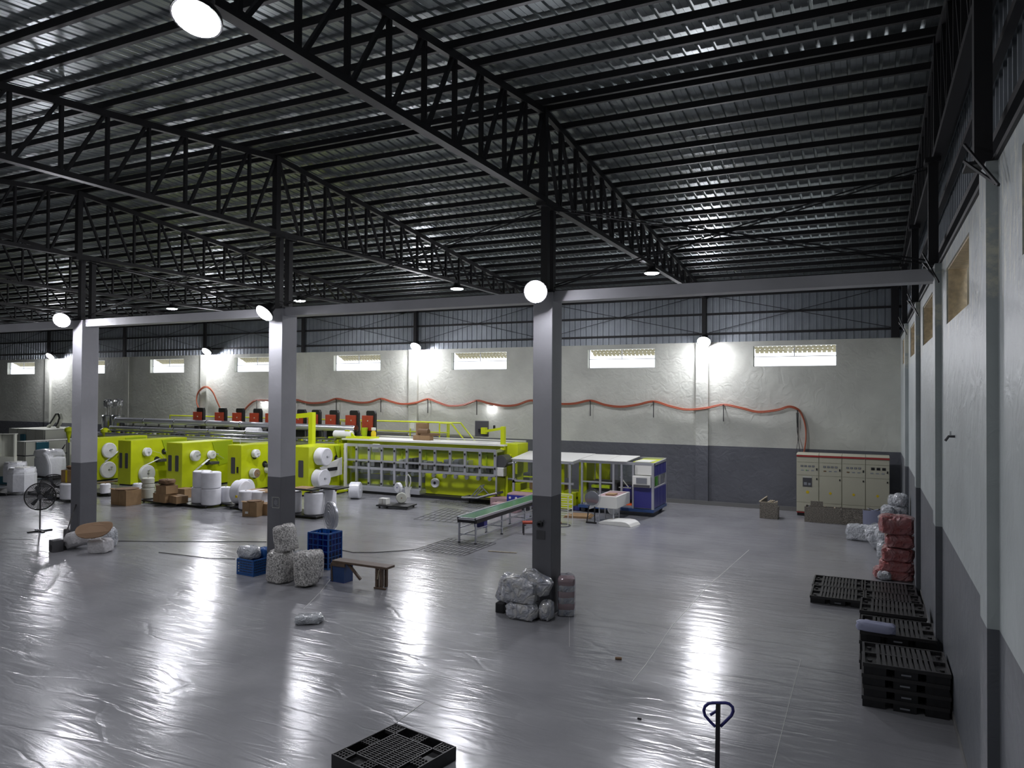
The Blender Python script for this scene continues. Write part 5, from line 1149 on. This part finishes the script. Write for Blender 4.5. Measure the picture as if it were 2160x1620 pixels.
for k in range(14): MB().bar((random.uniform(.05, .6), random.uniform(.1, .45), .52), (random.uniform(.05, .65), random.uniform(.1, .45), random.uniform(.55, .66)), .06, .012).build('scrap', random.choice(['lilac', 'dgrey']), t)
# ---- bags along the right wall
G = 'white bags by the right wall'
sack(1788, 1843, 1108, 1141, 24.0, 'white pillow bag lying in front of the lilac bin', 'sackw', depth=.4, e=.38, seed=81, group=G, rz=-6)
sack(1826, 1876, 1109, 1158, 22.7, 'plump white bag leaning on the pile right of the pillow bag', 'sackw', depth=.55, e=.65, seed=82, tilt=-28, group=G, kx=.85)
sack(1851, 1885, 1142, 1178, 21.5, 'small white bag poking out left of the red bundles', 'sackw', depth=.5, e=.6, seed=83, group=G)
sack(1860, 1884, 1155, 1188, 20.8, 'thin upright white bag against the left of the red bundles', 'sackw', depth=.3, e=.5, seed=84, group=G)
zz = 0
for k, (w_, h_, lb) in enumerate(((.85, .3, 'lowest white bag hidden in the pile'), (.8, .3, 'second white bag up the pile'))):
    sack(1862, 1922, 1150-0*k, 1176, 22.3, 'hidden white bag at the bottom of the wall pile', 'sackw', depth=.6, e=.5, seed=85+k, z=.3*k, kz=.9) if k == 0 else sack(1860, 1922, 1120, 1150, 22.3, 'white bag behind the top red bundle in the wall pile', 'sackw', depth=.6, e=.5, seed=85+k, z=.3, kz=1.0)
sack(1856, 1922, 1087, 1116, 22.1, 'white bag with dark spots, tied, directly above the red bundles', 'sackw', depth=.55, e=.6, seed=88, group=G, tie=True)
sack(1859, 1888, 1068, 1093, 22.3, 'rounded white bag at the left of the pile second tier', 'sackw', depth=.5, e=.7, seed=89, group=G)
sack(1884, 1921, 1069, 1092, 22.4, 'ribbed shiny white pack at the right of second tier by the wall', 'sackw', depth=.5, e=.35, seed=90, group=G)
sack(1874, 1900, 1046, 1070, 22.5, 'left of two topmost speckled white bags on the wall pile', 'sackw', depth=.45, e=.65, seed=91, group=G)
sack(1889, 1918, 1043, 1070, 22.35, 'right of two topmost speckled white bags against the wall', 'sackw', depth=.45, e=.65, seed=92, group=G)
G = 'red bundles stacked by the right wall'
RB = [((1851, 1931, 1210, 1231), 'lowest pink bundle with white bag corner in the red stack'), ((1863, 1931, 1193, 1216), 'second lowest pale pink bundle in the red stack'), ((1867, 1931, 1167, 1197), 'middle red bundle of the five stacked at the right wall'),
      ((1874, 1931, 1143, 1172), 'second from top red bundle in the stack at the right wall'), ((1863, 1931, 1107, 1148), 'topmost bulging red bundle at the right wall')]
for k, ((a, b_, c, d), lb) in enumerate(RB):
    P = oY((a+b_)/2, d, 19.25)
    sack(a, b_, c, d, 19.25, lb, 'pink', 'film_bundle', 'bundle', depth=.6, e=.42, seed=100+k, group=G, z=[.0, .2, .43, .76, 1.06][k], kz=.95 if k else 1.0, kx=.98)
sack(1851, 1880, 1212, 1231, 19.15, 'bluish white film corner at the left foot of the red stack', 'sackw', depth=.4, e=.7, seed=110, z=0)
# ---- tap on the right wall
t = thing('tap', 'small dark water tap sticking out of the right-hand wall', 'tap', (XR, 11.09, 3.74)); MB().tube([(0, 0, .03), (-.07, 0, .03), (-.11, 0, -.03)], .018).build('spout', 'dgrey', t); MB().bar((-.05, 0, .03), (-.05, 0, .09), .02).bar((-.05, -.04, .09), (-.05, .04, .09), .015).build('handle', 'chrome', t)

# ---- pallets
def pallet_parts(t, W=1.06, D=.96, m='pallet'):
    w, d = W/2, D/2
    MB().box(-w, w, -d, -d+.03, .1, .15).box(-w, w, d-.03, d, .1, .15).box(-w, -w+.03, -d+.03, d-.03, .1, .15).box(w-.03, w, -d+.03, d-.03, .1, .15).box(-w+.03, w-.03, -.015, .015, .1, .148).build('deck_rim', 'palletedge', t)
    B(-w+.03, w-.03, -d+.03, d-.03, .1, .112).build('deck_plate', m, t)
    sl = None
    for i in range(11):
        x = -w+.2+i*(W-.4)/10
        if sl is None: sl = B(-.022, .022, -d+.04, d-.04, .112, .147).build('slat', 'palletedge', t); sl.location = (x, 0, 0)
        else: copyobj(sl, (x, 0, 0), t)
    for x in (-w+.09, w-.09): 
        for k in range(3):
            y = -d+.2+k*(D-.4)/2; MB().cyl((x, y, .112), (x, y, .135), .03, n=8).build('drain_boss', 'palletedge', t)
    ft = None
    for x in (-w+.15, 0, w-.15):
        for y in (-d+.11, 0, d-.11):
            if ft is None: ft = B(-.14, .14, -.1, .1, .0, .1).build('foot_block', m, t); ft.location = (x, y, 0)
            else: copyobj(ft, (x, y, 0), t)
    B(-.06, .06, -d-.003, -d, .04, .062).build('name_plate', 'grey', t)
pp = thing('plastic_pallet', '', 'pallet', (0, 0, 0), 0, 'black plastic pallets by the right wall'); pallet_parts(pp)
first = [True]
def place(x, y, z, rz, lb):
    if first[0]:
        first[0] = False; pp.location = (x, y, z); pp.rotation_euler = (0, 0, rz); pp['label'] = lb; return pp
    return dup(pp, (x, y, z), rz, lb)
pw = .95
place(-.58, 16.95, 0, 0, 'near pallet of the low pair farthest from the wall'); place(-.6, 17.93, 0, 0, 'rear pallet of the low pair farthest from the wall')
place(.41, 16.95, 0, 0, 'near pallet of the low pair against the wall, beyond the stacks'); place(.375, 17.93, 0, 0, 'rear pallet of low pair against the wall below the red stack')
ordn = ['lowest', 'second lowest', 'third lowest', 'topmost']
for k in range(3): place(.38, 15.1, .152*k, radians(-1), '%s pallet of the farthest tall stack by the wall' % (ordn[k] if k < 2 else 'topmost'))
for k in range(4): place(.39+.01*(k % 2), 13.3, .152*k, radians(-.5), '%s pallet of the middle stack with the grey pack on it' % ordn[k])
for k in range(4): place(.43+.012*(k % 2), 11.82, .152*k, radians(.4+.5*(k % 2)), '%s pallet of the stack nearest the viewer by the wall' % ordn[k])
P = hit(2, .62, 1848, 1335); o = blobmesh(.55, .22, .14, .4, 120, .03).build('film_pack', 'lilac', smooth=True, loc=(P.x, P.y+.12, .61)); o.rotation_euler = (0, 0, radians(-6)); tag(o, 'lilac-grey film pack lying on the middle pallet stack', 'pack')
# front pallet: open grid deck
Pb_, Pr_, Pl_ = (-5.37, 7.74), (-4.378, 7.545), (-5.53, 6.74); ctr = ((Pr_[0]+Pl_[0])/2, (Pr_[1]+Pl_[1])/2)
t = thing('grid_pallet', 'black open-grid pallet lying alone at the bottom edge of the photo', 'pallet', (ctr[0], ctr[1], 0), math.atan2(Pr_[1]-Pb_[1], Pr_[0]-Pb_[0])); w = .505
MB().box(-w, w, -w, -w+.02, .0, .15).box(-w, w, w-.02, w, .0, .15).box(-w, -w+.02, -w+.02, w-.02, .0, .15).box(w-.02, w, -w+.02, w-.02, .0, .15).build('outer_frame', 'pallet', t)
MB().bar((-w, -w+.008, .15), (w, -w+.008, .15), .012, .008).bar((-w, w-.008, .15), (w, w-.008, .15), .012, .008).bar((-w+.008, -w, .15), (-w+.008, w, .15), .012, .008).bar((w-.008, -w, .15), (w-.008, w, .15), .012, .008).build('frame_edge', 'palletedge', t)
for s_ in (-1, 1):
    MB().box(-w+.02, w-.02, s_*.31-.008, s_*.31+.008, .11, .15).build('cross_rib', 'palletedge', t); MB().box(s_*.31-.008, s_*.31+.008, -w+.02, w-.02, .11, .15).build('cross_rib', 'palletedge', t)
MB().box(-.3, .3, -.006, .006, .115, .15).box(-.006, .006, -.3, .3, .115, .15).build('cross_rib', 'palletedge', t)
sl = None
for i in range(15):
    y = -.27+i*.0386
    if sl is None: sl = B(-.3, .3, -.005, .005, .12, .148).build('rib', 'palletedge', t); sl.location = (0, y, 0)
    else: copyobj(sl, (0, y, 0), t)
sl = None
for i in range(7):
    x = -.26+i*.087
    if sl is None: sl = B(-.004, .004, -.3, .3, .122, .147).build('stringer', 'palletedge', t); sl.location = (x, 0, 0)
    else: copyobj(sl, (x, 0, 0), t)
for cx in (-.41, 0, .41):
    for cy in (-.41, 0, .41):
        if cx or cy:
            b = MB()
            for k in range(4): b.box(cx-.085, cx+.085, cy-.07+k*.045, cy-.062+k*.045, .12, .147); b.box(cx-.07+k*.045, cx-.062+k*.045, cy-.085, cy+.085, .12, .147)
            b.build('corner_grid', 'palletedge', t)
B(-w+.02, w-.02, -w+.02, w-.02, .02, .04).build('lower_deck', 'pallet', t)
# ---- pallet truck
Yt = 7.85; P = oY(1515, 1482, Yt); hx, hz_ = P.x, P.z; 
t = thing('pallet_truck', 'dark blue pallet truck handle with loop grip at the bottom edge', 'pallet truck', (hx, Yt, 0))
MB().bar((0, -.06, .25), (0, 0, hz_-.01), .042, .035).build('pole', 'rod', t)
rr = [oY(u, v, Yt) for u, v in ((1510, 1614-30), (1509, 1533), (1497, 1521), (1487, 1509), (1484.5, 1499), (1487, 1490), (1494, 1484), (1503, 1482.5), (1515, 1482.5), (1530, 1482.5), (1538, 1484.5), (1545, 1491), (1546.5, 1500), (1543, 1509), (1533, 1519), (1520, 1532))][1:]
MB((hx, Yt, 0)).tube(rr, .0165, 8).build('loop_grip', 'navy', t)
MB((hx, Yt, 0)).bar(oY(1512, 1499, Yt), oY(1498, 1508, Yt-.03), .022).build('release_lever', 'navy', t)
MB().cyl((-.09, -.06, .1), (.09, -.06, .1), .09, n=18).build('steer_wheel', 'dgrey', t); MB().cyl((0, -.06, .15), (0, -.06, .3), .05, n=14).build('pump', 'grey', t); B(-.27, .27, -.35, -.12, .12, .2).build('head', 'navy', t)
for x in (-.2, .2): B(x-.075, x+.075, -1.45, -.35, .05, .11).build('fork', 'navy', t)
# ---- film seams and cable on the floor
def seam(pts, n, w=.008, m='whitep', h=.004):
    P = [fl(u, v) for u, v in pts]; b = MB((P[0].x, P[0].y, 0))
    for a, c in zip(P, P[1:]): b.bar(a+Vector((0, 0, h/2)), c+Vector((0, 0, h/2)), w, h)
    return sset(b.build('trim_%d' % n, m, loc=(P[0].x, P[0].y, 0)))
seam([(1580, 1160), (1490, 1240), (1418, 1320), (1362, 1402), (1333, 1438)], 2, .007)
seam([(697, 1222), (675, 1250), (641, 1284)], 3, .006); seam([(895, 1481), (848, 1515), (836, 1525)], 4, .006)
seam([(1690, 1390), (1668, 1470), (1630, 1620)], 5, .004); seam([(1201, 1300), (1201, 1365)], 6, .004)
seam([(0, 1137), (70, 1139)], 7, .01, 'dgrey')
def floorcable(pts, lb):
    P = [fl(u, v)+Vector((0, 0, .012)) for u, v in pts]; o = P[0]; tag(MB(o).tube(P, .009, 5).build('floor_cable', 'rod', loc=o), lb, 'cable')
floorcable([(240, 1142), (330, 1143), (420, 1143), (500, 1143), (562, 1143.5)], 'thin dark cable along the floor between leftmost and middle columns')
floorcable([(716, 1160), (745, 1166), (790, 1166), (840, 1163), (873, 1160)], 'thin dark cable from the tall blue crate to the floor grating')
floorcable([(335, 1166), (380, 1171), (440, 1178), (496, 1180)], 'thin dark cable running to the low blue crate')
P = fl(1304, 1392); tag(MB().cyl((-.05, 0, .02), (.05, .03, .02), .022, n=10).build('bottle_stub', 'kraft', loc=(P.x, P.y, 0)), 'tiny brown bottle piece on the open floor right of centre', 'litter')
P = fl(1348, 1517); tag(B(-.02, .03, -.01, .015, 0, .02).build('litter_scrap', 'black', loc=(P.x, P.y, 0)), 'tiny black scrap on the floor left of the pallet truck', 'litter')
Pa, Pb = fl(1030, 1163), fl(1090, 1167); tag(MB(Pa).bar(Pa+Vector((0, 0, .01)), Pb+Vector((0, 0, .01)), .05, .015).build('wooden_strip', 'granedge', loc=Pa), 'thin yellowish strip on the floor left of the rightmost column', 'strip')
